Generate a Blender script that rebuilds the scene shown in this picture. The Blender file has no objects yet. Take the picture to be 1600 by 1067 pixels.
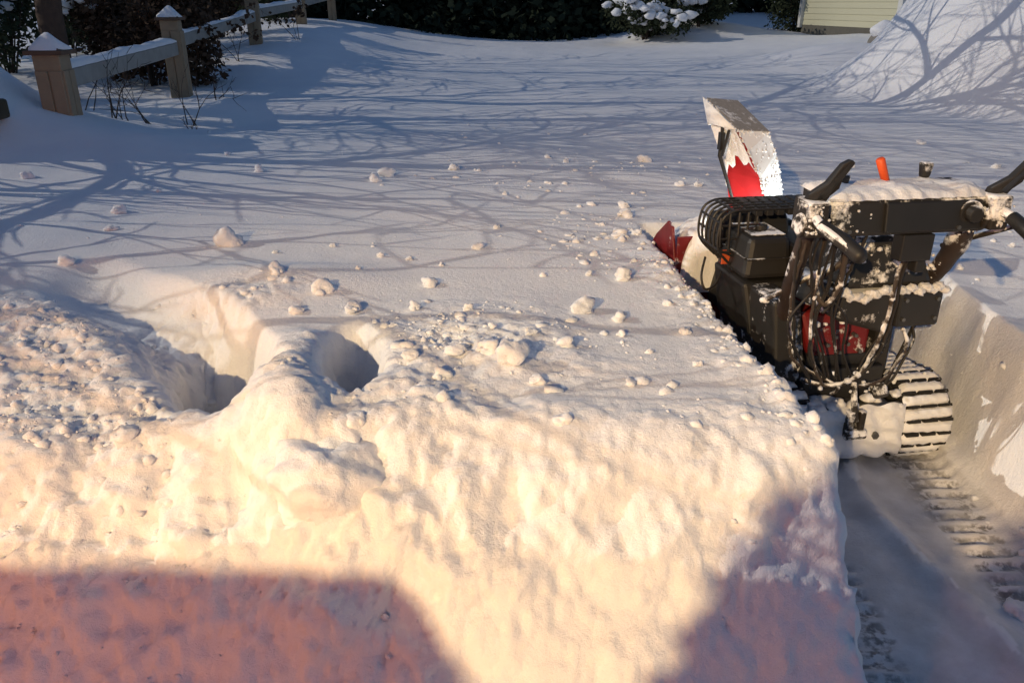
import bpy, bmesh, math, random
import numpy as np
from mathutils import Vector, Matrix
R = math.radians
rng = random.Random(7)
nrng = np.random.RandomState(11)
scene = bpy.context.scene
col = scene.collection

# ------------------------------------------------------------------ camera, sky, sun, exposure
cam_d = bpy.data.cameras.new('camera'); cam = bpy.data.objects.new('camera', cam_d); col.objects.link(cam)
cam.location = (0, 0, 1.55); cam.rotation_euler = (R(90 - 23), 0, 0)
cam_d.sensor_width = 36; cam_d.lens = 28; cam_d.clip_start = .02; cam_d.clip_end = 400
scene.camera = cam
SUN_EL, SUN_AZ = 27.0, -86.0           # azimuth clockwise from +Y: the light stands to the left
world = bpy.data.worlds.new('World'); scene.world = world; world.use_nodes = True
wn = world.node_tree; bg = wn.nodes['Background']
sky = wn.nodes.new('ShaderNodeTexSky'); sky.sky_type = 'NISHITA'; sky.sun_disc = False
sky.sun_elevation = R(SUN_EL); sky.sun_rotation = R(SUN_AZ); sky.ozone_density = 5.0; sky.air_density = 1.0; sky.dust_density = .3
wn.links.new(sky.outputs[0], bg.inputs[0]); bg.inputs[1].default_value = .079
sun_d = bpy.data.lights.new('sun', 'SUN'); sun_d.energy = 1.6; sun_d.angle = R(.12); sun_d.color = (1, .90, .76)
sun = bpy.data.objects.new('sun', sun_d); col.objects.link(sun)
sdir = Vector((math.sin(R(SUN_AZ)) * math.cos(R(SUN_EL)), math.cos(R(SUN_AZ)) * math.cos(R(SUN_EL)), math.sin(R(SUN_EL))))
sun.rotation_euler = sdir.to_track_quat('Z', 'Y').to_euler(); sun.location = sdir * 40
scene.view_settings.view_transform = 'Standard'; scene.view_settings.look = 'None'
scene.view_settings.exposure = 0; scene.view_settings.gamma = 1

# ------------------------------------------------------------------ materials
def nt(name):
    m = bpy.data.materials.new(name); m.use_nodes = True
    return m, m.node_tree.nodes, m.node_tree.links, m.node_tree.nodes['Principled BSDF']
def noise_node(n, l, scale, detail=4, rough=.55, coord='Object'):
    tc = n.new('ShaderNodeTexCoord'); t = n.new('ShaderNodeTexNoise'); t.inputs['Scale'].default_value = scale
    t.inputs['Detail'].default_value = detail; t.inputs['Roughness'].default_value = rough
    l.new(tc.outputs[coord], t.inputs['Vector']); return t
def ramp(n, l, src, p0, p1, c0=(0, 0, 0, 1), c1=(1, 1, 1, 1)):
    r = n.new('ShaderNodeValToRGB'); r.color_ramp.elements[0].position = p0; r.color_ramp.elements[1].position = p1
    r.color_ramp.elements[0].color = c0; r.color_ramp.elements[1].color = c1; l.new(src, r.inputs[0]); return r
def mixc(n, l, fac, a, b):
    m = n.new('ShaderNodeMix'); m.data_type = 'RGBA'
    if fac is not None: l.new(fac, m.inputs[0])
    for s, v in ((6, a), (7, b)):
        if isinstance(v, tuple): m.inputs[s].default_value = (*v, 1)
        else: l.new(v, m.inputs[s])
    return m.outputs[2]
SNOW = (.86, .865, .88)
def snow_material(name, dirt=False, bump=.35):
    m, n, l, b = nt(name)
    t = noise_node(n, l, 3.0, 5)
    c = mixc(n, l, ramp(n, l, t.outputs[0], .35, .7).outputs[0], (.83, .835, .86), (.89, .89, .895))
    if dirt:
        at = n.new('ShaderNodeAttribute'); at.attribute_name = 'bare'
        t2 = noise_node(n, l, 38, 4)
        mth = n.new('ShaderNodeMath'); mth.operation = 'MULTIPLY'
        l.new(at.outputs['Fac'], mth.inputs[0]); l.new(ramp(n, l, t2.outputs[0], .42, .56).outputs[0], mth.inputs[1])
        c = mixc(n, l, mth.outputs[0], c, (.045, .043, .042))
        at2 = n.new('ShaderNodeAttribute'); at2.attribute_name = 'trodden'
        mt = n.new('ShaderNodeMath'); mt.operation = 'MULTIPLY'
        t3 = noise_node(n, l, 9, 4)
        l.new(at2.outputs['Fac'], mt.inputs[0]); l.new(ramp(n, l, t3.outputs[0], .25, .7).outputs[0], mt.inputs[1])
        c = mixc(n, l, mt.outputs[0], c, (.60, .595, .60))
    l.new(c, b.inputs['Base Color'])
    b.inputs['Roughness'].default_value = .75; b.inputs['Specular IOR Level'].default_value = .25
    b.inputs['Subsurface Weight'].default_value = .25; b.inputs['Subsurface Radius'].default_value = (1, .9, .75); b.inputs['Subsurface Scale'].default_value = .02
    f1 = noise_node(n, l, 70, 6, .7); f2 = noise_node(n, l, 420, 2)
    ad = n.new('ShaderNodeMath'); ad.operation = 'MULTIPLY_ADD'; l.new(f2.outputs[0], ad.inputs[0]); ad.inputs[1].default_value = .25; l.new(f1.outputs[0], ad.inputs[2])
    bp = n.new('ShaderNodeBump'); bp.inputs['Strength'].default_value = bump; bp.inputs['Distance'].default_value = .02
    l.new(ad.outputs[0], bp.inputs['Height']); l.new(bp.outputs[0], b.inputs['Normal'])
    return m
def plain(name, c, rough=.6, c2=None, scale=14, metal=0, bump=0, snow=0.0, up=.0, spec=.4):
    """procedural colour with noise; snow: share of surface crusted with snow, up: extra on faces that look up"""
    m, n, l, b = nt(name)
    t = noise_node(n, l, scale, 5)
    cc = mixc(n, l, t.outputs[0], c, c2 or tuple(x * .6 for x in c))
    b.inputs['Roughness'].default_value = rough; b.inputs['Metallic'].default_value = metal; b.inputs['Specular IOR Level'].default_value = spec
    if snow or up:
        t2 = noise_node(n, l, 11, 8, .68)
        g = n.new('ShaderNodeNewGeometry'); sp = n.new('ShaderNodeSeparateXYZ'); l.new(g.outputs['Normal'], sp.inputs[0])
        ma = n.new('ShaderNodeMath'); ma.operation = 'MULTIPLY_ADD'; l.new(sp.outputs['Z'], ma.inputs[0]); ma.inputs[1].default_value = up; l.new(t2.outputs[0], ma.inputs[2])
        th = 1 - snow * .8 - .12
        r = ramp(n, l, ma.outputs[0], th - .03, th + .05)
        cc = mixc(n, l, r.outputs[0], cc, SNOW)
        rr = n.new('ShaderNodeMapRange'); l.new(r.outputs[0], rr.inputs[0]); rr.inputs[3].default_value = rough; rr.inputs[4].default_value = .85
        l.new(rr.outputs[0], b.inputs['Roughness'])
        bp = n.new('ShaderNodeBump'); bp.inputs['Strength'].default_value = .6; bp.inputs['Distance'].default_value = .006; l.new(r.outputs[0], bp.inputs['Height']); l.new(bp.outputs[0], b.inputs['Normal'])
    elif bump:
        t3 = noise_node(n, l, scale * 4, 5)
        bp = n.new('ShaderNodeBump'); bp.inputs['Strength'].default_value = bump; bp.inputs['Distance'].default_value = .01; l.new(t3.outputs[0], bp.inputs['Height']); l.new(bp.outputs[0], b.inputs['Normal'])
    l.new(cc, b.inputs['Base Color'])
    return m
def emis(name, c, s):
    m, n, l, b = nt(name); b.inputs['Base Color'].default_value = (*c, 1); b.inputs['Emission Color'].default_value = (*c, 1); b.inputs['Emission Strength'].default_value = s; return m
M = dict(
    ground=snow_material('snow_ground', True, .5), snow=snow_material('snow_fresh', False, .5),
    post=plain('weathered_tan_wood', (.36, .27, .17), .8, (.2, .15, .1), 9, bump=.4), cap=plain('brown_cap_wood', (.14, .085, .055), .8),
    rail=plain('grey_rail_wood', (.36, .35, .32), .8, (.2, .19, .17), 8, bump=.3),
    bark=plain('bark', (.12, .075, .05), .95, (.05, .032, .024), 16, bump=.8), twig=plain('twig', (.07, .05, .04), .9),
    pine=plain('dark_needles', (.03, .042, .026), .9, (.016, .022, .014), 3, spec=.1), yew=plain('shrub_leaf', (.055, .07, .035), .8, (.03, .035, .02), 6, spec=.15),
    dead=plain('brown_leaf', (.10, .065, .042), .85, (.045, .03, .022), 7, spec=.1),
    siding=plain('cream_yellow_siding', (.57, .55, .39), .6, (.53, .51, .36), 3), trim=plain('white_trim', (.78, .78, .74), .55),
    found=plain('concrete_foundation', (.15, .14, .115), .9, (.09, .085, .07), 8, bump=.5), shingle=plain('roof_shingle', (.08, .08, .085), .9),
    timber=plain('dark_timber', (.07, .06, .035), .9, (.04, .03, .02), 9, bump=.5), stone=plain('grey_stone', (.25, .23, .2), .9, bump=.5),
    black=plain('black_plastic', (.022, .021, .02), .5, (.012, .012, .012), 12), blackd=plain('black_plastic_dusted', (.024, .022, .02), .55, (.014, .013, .012), 10, snow=.36, up=.09),
    blackc=plain('black_metal_crusted', (.025, .02, .017), .6, (.014, .012, .01), 10, snow=.42, up=.12),
    panel=plain('rear_cover_plastic', (.026, .024, .021), .5, (.015, .014, .013), 9, snow=.36, up=.16),
    red=plain('red_paint', (.2, .011, .012), .5, (.09, .006, .007), 9, snow=.30, up=.08), redc=plain('red_paint_snowy', (.42, .014, .018), .4, (.3, .01, .012), 5),
    chute_front=plain('red_paint_caked', (.35, .012, .015), .45, (.2, .03, .03), 5, snow=.66, up=.1), chute_top=plain('chute_grey_frost', (.36, .34, .31), .85, (.2, .185, .17), 70, snow=.42),
    rust=plain('icy_brown_tube', (.055, .036, .028), .6, (.02, .016, .015), 14, snow=.40, up=.08), orange=plain('orange_lever', (.72, .1, .02), .45, (.62, .08, .015), 8),
    orange2=plain('orange_plastic', (.55, .1, .03), .5), rubber=plain('track_rubber', (.018, .017, .016), .8, snow=.3, up=.05), steel=plain('dull_steel', (.2, .2, .19), .45, metal=.8, snow=.3),
    cable=plain('cable_black', (.025, .022, .02), .6, snow=.3, up=.05), cablesnow=plain('cable_snow_coated', (.07, .055, .045), .7, (.04, .03, .025), 16, snow=.44, up=.1),
    carp=plain('dark_car_paint', (.05, .05, .06), .3), glass=plain('dark_glass', (.01, .012, .014), .1), tail=emis('red_fill_glow', (1, .32, .15), 100),  # tail: glow added as red fill for the bank shadow
    lens=emis('flood_lens', (1, .72, .38), 30), head=emis('headlight_lens', (.95, 1, .97), 20),
    coat=plain('dark_coat', (.03, .035, .05), .9), skin=plain('skin', (.5, .32, .24), .6), hat=plain('knit_hat', (.1, .02, .02), .95))

# ------------------------------------------------------------------ mesh builder
class MB:
    def __init__(s): s.v = []; s.f = []
    def add(s, vs, fs, mtx=None):
        o = len(s.v); s.v += [tuple(mtx @ Vector(p)) if mtx else tuple(p) for p in vs]; s.f += [tuple(i + o for i in f) for f in fs]; return s
    def box(s, c, d, rot=None):
        m = Matrix.Translation(c) @ (rot.to_4x4() if rot else Matrix.Identity(4))
        x, y, z = (k / 2 for k in d)
        return s.add([(a * x, b_ * y, e * z) for e in (-1, 1) for b_ in (-1, 1) for a in (-1, 1)], [(0, 2, 3, 1), (4, 5, 7, 6), (0, 1, 5, 4), (2, 6, 7, 3), (0, 4, 6, 2), (1, 3, 7, 5)], m)
    def hexa(s, b4, t4):           # bottom quad ccw, top quad ccw
        return s.add(list(b4) + list(t4), [(3, 2, 1, 0), (4, 5, 6, 7), (0, 1, 5, 4), (1, 2, 6, 5), (2, 3, 7, 6), (3, 0, 4, 7)])
    def prism(s, poly, axis, a0, a1):  # poly in the two other axes
        n = len(poly)
        def P(q, a): return {'x': (a, q[0], q[1]), 'y': (q[0], a, q[1]), 'z': (q[0], q[1], a)}[axis]
        return s.add([P(q, a0) for q in poly] + [P(q, a1) for q in poly], [tuple(range(n))[::-1], tuple(range(n, 2 * n))] + [(i, (i + 1) % n, n + (i + 1) % n, n + i) for i in range(n)])
    def tube(s, pts, rad, n=8, caps=True):
        pts = [Vector(p) for p in pts]; k = len(pts)
        rs = rad if isinstance(rad, (list, tuple)) else [rad] * k
        up = Vector((0, 0, 1)); rings = []; prev = None
        for i, p in enumerate(pts):
            t = (pts[min(i + 1, k - 1)] - pts[max(i - 1, 0)]).normalized()
            if prev is None:
                a = t.cross(up if abs(t.z) < .95 else Vector((1, 0, 0))).normalized()
            else:
                a = (prev - t * prev.dot(t)).normalized()
            prev = a; b_ = t.cross(a)
            rings.append([p + (a * math.cos(2 * math.pi * j / n) + b_ * math.sin(2 * math.pi * j / n)) * rs[i] for j in range(n)])
        fs = [(i * n + j, i * n + (j + 1) % n, (i + 1) * n + (j + 1) % n, (i + 1) * n + j) for i in range(k - 1) for j in range(n)]
        if caps: fs += [tuple(range(n))[::-1], tuple(range((k - 1) * n, k * n))]
        return s.add([q for r in rings for q in r], fs)
    def blob(s, c, r, seed=0, sub=2, squash=.8, rough=.25, jit=.0):
        vs, fs = ico(sub); rr = random.Random(seed); ph = [rr.uniform(0, 6.28) for _ in range(9)]; fr = [rr.uniform(1.2, 3.4) for _ in range(9)]
        ax = [rr.uniform(.8, 1.2) for _ in range(3)]; out = []
        for x, y, z in vs:
            k = 1 + rough * (math.sin(x * fr[0] + ph[0]) * math.sin(y * fr[1] + ph[1]) + .6 * math.sin(z * fr[2] * 1.6 + x * fr[3] + ph[2]) + .45 * math.sin(y * fr[4] * 2.2 + z * fr[5] * 2 + ph[3]) * math.sin(x * fr[6] * 2.4 + ph[4])) * .8
            k *= 1 + rr.uniform(-jit, jit)
            out.append((c[0] + x * r * k * ax[0], c[1] + y * r * k * ax[1], c[2] + z * r * k * ax[2] * squash))
        return s.add(out, fs)
    def build(s, name, mat, parent=None, smooth=False, bevel=0, kind=None):
        me = bpy.data.meshes.new(name); me.from_pydata(s.v, [], s.f); me.update()
        bm = bmesh.new(); bm.from_mesh(me); bmesh.ops.recalc_face_normals(bm, faces=bm.faces); bm.to_mesh(me); bm.free()
        return link(name, me, mat, parent, smooth, bevel, kind)
_ico = {}
def ico(sub):
    if sub not in _ico:
        bm = bmesh.new(); bmesh.ops.create_icosphere(bm, subdivisions=sub, radius=1)
        bm.verts.index_update(); _ico[sub] = ([tuple(v.co) for v in bm.verts], [tuple(v.index for v in f.verts) for f in bm.faces]); bm.free()
    return _ico[sub]
def link(name, me, mat, parent=None, smooth=False, bevel=0, kind=None):
    o = bpy.data.objects.new(name, me); col.objects.link(o)
    if mat is not None and not me.materials: me.materials.append(mat)
    if smooth: me.polygons.foreach_set('use_smooth', [True] * len(me.polygons))
    if parent: o.parent = parent
    if bevel:
        b = o.modifiers.new('bevel', 'BEVEL'); b.width = bevel; b.segments = 2; b.limit_method = 'ANGLE'; b.angle_limit = R(40)
    if kind: o['kind'] = kind
    return o
def tag(o, label, cat, group=None):
    o['label'] = label; o['category'] = cat
    if group: o['group'] = group
    return o
def thing(name, label, cat, loc=(0, 0, 0), rz=0, group=None):
    o = bpy.data.objects.new(name, None); col.objects.link(o); o.location = loc; o.rotation_euler = (0, 0, rz); o.empty_display_size = .2
    return tag(o, label, cat, group)
def rotm(ax, deg): return Matrix.Rotation(R(deg), 3, ax)

# ------------------------------------------------------------------ numpy noise
def _h(i, j, k, s):
    n = (i * 374761393 + j * 668265263 + k * 2147483647 + s * 974634777) & 0xffffffff
    n = ((n ^ (n >> 13)) * 1274126177) & 0xffffffff
    n = ((n ^ (n >> 15)) * 2246822519) & 0xffffffff
    return ((n ^ (n >> 16)) & 0xffffff) / float(0xffffff)
def vnoise(x, y, z, s=0):
    xi, yi, zi = np.floor(x).astype(np.int64), np.floor(y).astype(np.int64), np.floor(z).astype(np.int64)
    fx, fy, fz = x - xi, y - yi, z - zi
    fx, fy, fz = (q * q * q * (q * (q * 6 - 15) + 10) for q in (fx, fy, fz))
    out = 0
    for a in (0, 1):
        for b in (0, 1):
            for c in (0, 1):
                out = out + _h(xi + a, yi + b, zi + c, s) * (fx if a else 1 - fx) * (fy if b else 1 - fy) * (fz if c else 1 - fz)
    return out * 2 - 1
def fbm(x, y, z, f, o=4, s=0, g=.5):
    t = 0; a = 1; n = 0
    for i in range(o):
        t = t + a * vnoise(x * f, y * f, z * f, s + i * 17); n += a; a *= g; f *= 2.07
    return t / n
def worley(x, y, z, f, s=0):       # rounded clods: 1 at a cell's heart, 0 at its edge
    x, y, z = x * f, y * f, z * f; xi, yi, zi = (np.floor(q).astype(np.int64) for q in (x, y, z)); best = np.full(x.shape, 9.0)
    for a in (-1, 0, 1):
        for b in (-1, 0, 1):
            for c in (-1, 0, 1):
                i, j, k = xi + a, yi + b, zi + c
                rad = .55 + .9 * _h(i, j, k, s + 5)
                d = ((i + _h(i, j, k, s) - x) ** 2 + (j + _h(i, j, k, s + 1) - y) ** 2 + (k + _h(i, j, k, s + 2) - z) ** 2) / rad ** 2
                best = np.minimum(best, d)
    return np.sqrt(np.clip(1 - best, 0, 1))
def ss(a, b, x):
    t = np.clip((x - a) / (b - a), 0, 1); return t * t * (3 - 2 * t)
def gauss(x, y, cx, cy, sx, sy): return np.exp(-((x - cx) / sx) ** 2 - ((y - cy) / sy) ** 2)

# ------------------------------------------------------------------ the snow: one sheet
TL = lambda y: .775 - .075 * (y - 1.7)          # left and right edge of the cleared lane
TR = lambda y: 1.70 + .10 * (y - 2.2)
def height(x, y):
    x = np.asarray(x, float); y = np.asarray(y, float); z0 = np.zeros_like(x)
    top = .55 + .05 * ss(9, 18, y) + .035 * fbm(x, y, z0, .55, 3, 3) + .012 * fbm(x, y, z0, 2.2, 3, 9) * ss(2.2, 3.5, y)
    top += 1.45 * gauss(x, y, -4.9, 6.0, .9, .95) + .15 * gauss(x, y, -4.2, 6.4, 1.1, .8) + .12 * gauss(x, y, -3.2, 5.9, .9, .6)           # heap round the first fence post
    top += .06 * gauss(x, y, -3.2, 8.6, 1.1, .5) - .10 * gauss(x, y, -2.6, 7.6, 1.6, .5) - .07 * gauss(x, y, -4.6, 10, 1.5, 2.0)
    top += .62 * gauss(x, y, -5.6, 21, 3.2, 7.0) + .25 * gauss(x, y, -3.6, 15, 1.2, 3.5)               # bank along the fence
    rr = np.sqrt(((x - 9.9) / 6.1) ** 2 + ((y - 10.6) / np.where(y < 10.6, 7.0, 3.6)) ** 2)
    top += 2.7 * (1 - ss(.50, 1.03, rr + .06 * fbm(x, y, z0, .5, 3, 21)))                               # the tall heap on the right
    top += .40 * gauss(x, y, 4.6, 21.5, 1.9, 1.7) * ss(2.6, 3.6, x + .2 * np.sin(y)) + .30 * gauss(x, y, 5.6, 14.2, 1.5, .9) + .5 * ss(19, 27, y) * ss(1, 5, x) + .22 * ss(22.5, 30, y) + .35 * gauss(x, y, 8, 18, 3, 3)
    top += 1.2 * ss(28, 60, y)
    right = ss(1.5, 2.0, x) * (1 - ss(3.2, 5, y)); top -= .07 * right
    # scooped knee holes and the drag trough leading to them
    def bowl(cx, cy, rx, rn, rf, dep, p=1.0, skew=0):
        dx = (x - cx - skew * (y - cy)) / rx; dy = np.where(y < cy, (y - cy) / rn, (y - cy) / rf)
        r = np.sqrt(dx ** 2 + dy ** 2) + .10 * fbm(x, y, z0, 6, 3, 31); return dep * (1 - ss(.35 * p, 1.05, r))
    top -= bowl(-.86, 2.13, .20, .24, .70, .47, 1.0, -.42) + bowl(-.48, 2.15, .12, .24, .36, .46, 1.0, -.15)
    px = np.array([-1.80, -1.55, -1.25, -1.02]); py = np.array([3.10, 2.86, 2.62, 2.35]); best = np.full(x.shape, 9.0); par = np.zeros_like(x)
    for i in range(3):
        ex, ey = px[i + 1] - px[i], py[i + 1] - py[i]; t = np.clip(((x - px[i]) * ex + (y - py[i]) * ey) / (ex * ex + ey * ey), 0, 1)
        d = np.hypot(x - px[i] - t * ex, y - py[i] - t * ey); par = np.where(d < best, (i + t) / 3, par); best = np.minimum(best, d)
    top -= (.06 + .16 * par) * (1 - ss(.03, .24, best)) * ss(-1.95, -1.7, x)
    top += .05 * gauss(x, y, -.98, 2.98, .38, .16) + .07 * gauss(x + .25 * (y - 2.0), y, -.63, 1.95, .09, .35)
    # trampled, slumped left part of the rim
    left = 1 - ss(-1.15, -.65, x)
    top -= left * .10 * (1 - ss(1.9, 2.8, y))
    # front face towards the camera
    wob = .05 * fbm(x, y * 0, z0, 1.6, 2, 41)
    rim = 1.80 + wob + .14 * left + .03 * gauss(x, y, -.1, 1.7, .3, 9)
    toe = 1.18 + .6 * wob
    ft = np.clip((y - toe) / (rim - toe), 0, 1)
    face = np.where(ft < .7, ft * 1.1, .77 + .23 * np.sin(np.clip((ft - .7) / .3, 0, 1) * math.pi / 2))
    face = .5 * face + .5 * ss(-.05, 1.0, ft)
    for cx, cy, r, dp in ((-.69, 1.66, .075, .12), (-.36, 1.68, .05, .11), (-1.62, 1.5, .06, .05), (-.86, 1.72, .1, .05)):
        top -= dp * gauss(x, y, cx, cy, r, r * 1.3)
    snow = top * face
    # lane cut by the machine
    wl = .02 * fbm(x * 0, y, z0, 5, 3, 51) + .012 * fbm(x * 0, y, z0, 17, 2, 52); tl, tr = TL(y) + wl, TR(y) + .03 * fbm(x * 0, y, z0, 3, 2, 53)
    lane = ss(tl - .005, tl + .035, x) * (1 - ss(tr - .13, tr + .02, x)) * (1 - ss(3.72, 3.85, y))
    fl = .022 + .014 * fbm(x, y, z0, 4.5, 4, 61) + .06 * ss(.22, .0, tr - x) + .03 * np.exp(-((x - 1.22 - .05 * np.sin(y * 5)) / .05) ** 2) + .035 * np.exp(-((x - 1.62 - .03 * np.sin(y * 7)) / .04) ** 2)
    for cx in (1.46, .90):
        w = np.exp(-((x - cx) / .092) ** 6) * np.clip(.35 + 1.3 * vnoise(x * 5, y * 5, z0, 66), .2 if cx < 1 else .7, 1)
        fl = fl * (1 - w) + w * (.012 + .016 * np.sin(y * 2 * math.pi / .062 + 4 * np.abs(x - cx)) * (.6 + .6 * vnoise(x * 14, y * 14, z0, 63)))
    ground0 = .01 + .012 * fbm(x, y, z0, 3, 3, 65)
    fl = np.where(y < 1.2, ground0, fl)
    return np.maximum(snow * (1 - lane) + fl * lane, ground0 * (y < 1.6) + fl * (y >= 1.6) * lane)
def steps(lo, hi, f0, f1, fine, rate_lo, rate_hi, cap):
    a = list(np.arange(f0, f1, fine)); q = a[-1]
    while q < hi: q += min(cap, fine + rate_hi * (q - f1)); a.append(q)
    q = f0; b = []
    while q > lo: q -= min(cap, fine + rate_lo * (f0 - q)); b.append(q)
    return np.array(b[::-1] + a)
xs = steps(-70, 70, -1.9, 1.95, .0095, .022, .022, 3.0); ys = steps(-25, 120, 1.15, 2.9, .009, .06, .0125, 3.0)
X, Y = np.meshgrid(xs, ys); Z = height(X, Y)
gx = np.gradient(Z, axis=1) / np.gradient(X, axis=1); gy = np.gradient(Z, axis=0) / np.gradient(Y, axis=0)
nl = np.sqrt(gx ** 2 + gy ** 2 + 1); NX, NY, NZ = -gx / nl, -gy / nl, 1 / nl
def rubble(x, y):
    r = (1 - ss(1.85, 2.1, y + .1 * np.sin(x * 5))) * ss(1.1, 1.5, y) * (.85 - .35 * ss(-.3, .2, x))
    r = np.maximum(r, (1 - ss(-1.1, -.8, x + .15 * np.sin(y * 6))) * (1 - ss(2.55, 3.0, y - .15 * (x + 1.3))) * .95)
    r = np.maximum(r, gauss(x, y, -.15, 2.25, .42, .36) * .9)
    r = np.maximum(r, gauss(x, y, -.62, 2.0, .13, .4) * .9)
    r = np.maximum(r, .45 * (1 - ss(.0, .3, TL(y) - x)) * (1 - ss(3.2, 3.6, y)))
    return r * (x < TL(y) + .03) * (y > 1.0)
RB = rubble(X, Y); sel = (RB > .01); face_m = (1 - ss(1.6, 1.85, Y)) * ss(1.1, 1.3, Y) * (X < TL(Y) + .05)
D = np.zeros_like(X); xx, yy, zz, rb, fm = X[sel], Y[sel], Z[sel], RB[sel], face_m[sel]
wx, wy, wz = (.05 * fbm(xx, yy, zz, 9, 3, q) for q in (171, 172, 173))
xw, yw, zw = xx + wx, yy + wy, zz + wz
pat = ss(-.2, .35, fbm(xx, yy, zz, 3.2, 3, 79))
d = ((.030 * worley(xw, yw, zw, 8.0, 71) + .016 * worley(xw, yw, zw, 21, 75) * pat + .007 * worley(xw, yw, zw, 46, 77) * pat) + .045 * fbm(xx, yy, zz, 9, 6, 74, .68)) * (1 - .45 * fm) + .008 * fbm(xx, yy, zz, 46, 2, 76)
d += fm * (.10 * fbm(xx, yy, zz * .7, 3.6, 3, 80, .5) + .075 * fbm(xx, yy, zz, 8.0, 6, 81, .70) + .010 * fbm(xx, yy, zz, 44, 2, 82) + .012 * worley(xx, yy, zz, 14, 83) * (vnoise(xx * 3, yy * 3, zz * 3, 85) > .1) - .035 * np.clip(.09 - np.abs(vnoise(xx * 3.1, yy * 3, zz * 5.5, 87)), 0, 1) / .09 * (vnoise(xx * 2.2, yy * 2, zz * 2.2, 88) > .22))
D[sel] = d * rb
wallm = ss(TR(Y) - .2, TR(Y) - .08, X) * (1 - ss(TR(Y) + .05, TR(Y) + .3, X)) * ss(1.3, 1.6, Y) * (1 - ss(3.6, 4, Y))
wallm = np.maximum(wallm, (1 - ss(.02, .10, np.abs(X - TL(Y)))) * ss(1.3, 1.6, Y) * (1 - ss(3.6, 4, Y)) * 1.0)
s2 = wallm > .01; D[s2] += wallm[s2] * (.012 * fbm(X[s2], Y[s2], Z[s2] * 1.6, 6, 3, 91))
X2, Y2, Z2 = X + NX * D, Y + NY * D, Z + NZ * D
nx_, ny_ = len(xs), len(ys)
V = np.stack([X2, Y2, Z2], -1).reshape(-1, 3).astype(np.float32)
idx = np.arange(nx_ * ny_).reshape(ny_, nx_); Q = np.stack([idx[:-1, :-1], idx[:-1, 1:], idx[1:, 1:], idx[1:, :-1]], -1).reshape(-1, 4).astype(np.int32)
me = bpy.data.meshes.new('snow_ground'); me.vertices.add(len(V)); me.vertices.foreach_set('co', V.ravel())
me.loops.add(Q.size); me.loops.foreach_set('vertex_index', Q.ravel()); me.polygons.add(len(Q)); me.polygons.foreach_set('loop_start', np.arange(0, Q.size, 4, dtype=np.int32))
me.polygons.foreach_set('use_smooth', np.ones(len(Q), bool)); me.update(calc_edges=True)
inl = (X > TL(Y)) & (X < TR(Y)) & (Y < 3.8)
bare = np.zeros_like(X)
for cx in (1.46, .90): bare = np.maximum(bare, np.exp(-((X - cx) / .105) ** 6) * inl * (Z < .019))
bare = np.maximum(bare, .8 * (Y < 1.0)); trod = np.where(inl | (Y < 1.15), 1.0, 0.0) * (Z < .05)
for nm, arr in (('bare', bare), ('trodden', trod)):
    at = me.attributes.new(nm, 'FLOAT', 'POINT'); at.data.foreach_set('value', arr.ravel().astype(np.float32))
g_o = link('snow_ground', me, M['ground']); g_o['kind'] = 'structure'
def hz(x, y): return float(height(np.array([x]), np.array([y]))[0])
def surf(x, y):                      # the displaced surface, bilinear lookup on the grid
    i = min(max(int(np.searchsorted(xs, x)) - 1, 0), nx_ - 2); j = min(max(int(np.searchsorted(ys, y)) - 1, 0), ny_ - 2)
    return float(Z2[j, i]), Vector((NX[j, i], NY[j, i], NZ[j, i]))

# ------------------------------------------------------------------ fence on the left
fence = thing('post_and_rail_fence', 'weathered tan post and rail fence with snow capped posts along the left bank', 'fence')
posts = [(-3.38, 6.19, .72, 1.205), (-3.81, 9.57, .50, 1.375), (-4.16, 13.8, .74, 1.67), (-4.42, 18.0, .82, 1.78), (-4.62, 22.1, 1.05, 2.0)]
pm = None
for i, (x, y, zb, zt) in enumerate(posts):
    zb = min(zb, hz(x, y)) - .25
    p = MB().box((0, 0, (zb + zt) / 2), (.19, .19, zt - zb))
    for s in (-1, 1): p.box((s * .049, -.098, (zb + zt) / 2 - .05), (.088, .02, zt - zb - .12)); p.box((.098, s * .049, (zb + zt) / 2 - .05), (.02, .088, zt - zb - .12))
    po = p.build('post', M['post'], fence, bevel=.006); po.location = (x, y, 0); po.rotation_euler.z = R(5 + 3 * i % 7)
    cp = MB().box((0, 0, zt + .015), (.27, .27, .03)).add([(-.12, -.12, zt + .03), (.12, -.12, zt + .03), (.12, .12, zt + .03), (-.12, .12, zt + .03), (0, 0, zt + .10)], [(0, 1, 4), (1, 2, 4), (2, 3, 4), (3, 0, 4), (3, 2, 1, 0)]).build('cap', M['cap'], po, bevel=.004)
    sm = MB(); n = 14; rings = []
    for k, (q, h) in enumerate(((.135, .032), (.128, .05), (.10, .078), (.066, .108), (.035, .135), (.012, .15))):
        for j in range(n):
            a = 2 * math.pi * j / n; sq = 1 / max(abs(math.cos(a)), abs(math.sin(a))); sq = 1 + (sq - 1) * max(0, 1 - k * .25)
            w = 1 + .1 * math.sin(3 * a + i * 2 + k); rings.append((q * math.cos(a) * sq * w * .92, q * math.sin(a) * sq * w * .92, zt + h))
    sm.add(rings, [(k * n + j, k * n + (j + 1) % n, (k + 1) * n + (j + 1) % n, (k + 1) * n + j) for k in range(5) for j in range(n)] + [tuple(range(5 * n, 6 * n))]).build('snow_cap', M['snow'], po, smooth=True)
rz_ = [(1.03, 1.09), (1.16, 1.36), (1.40, 1.52), (1.55, 1.72)]
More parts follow.
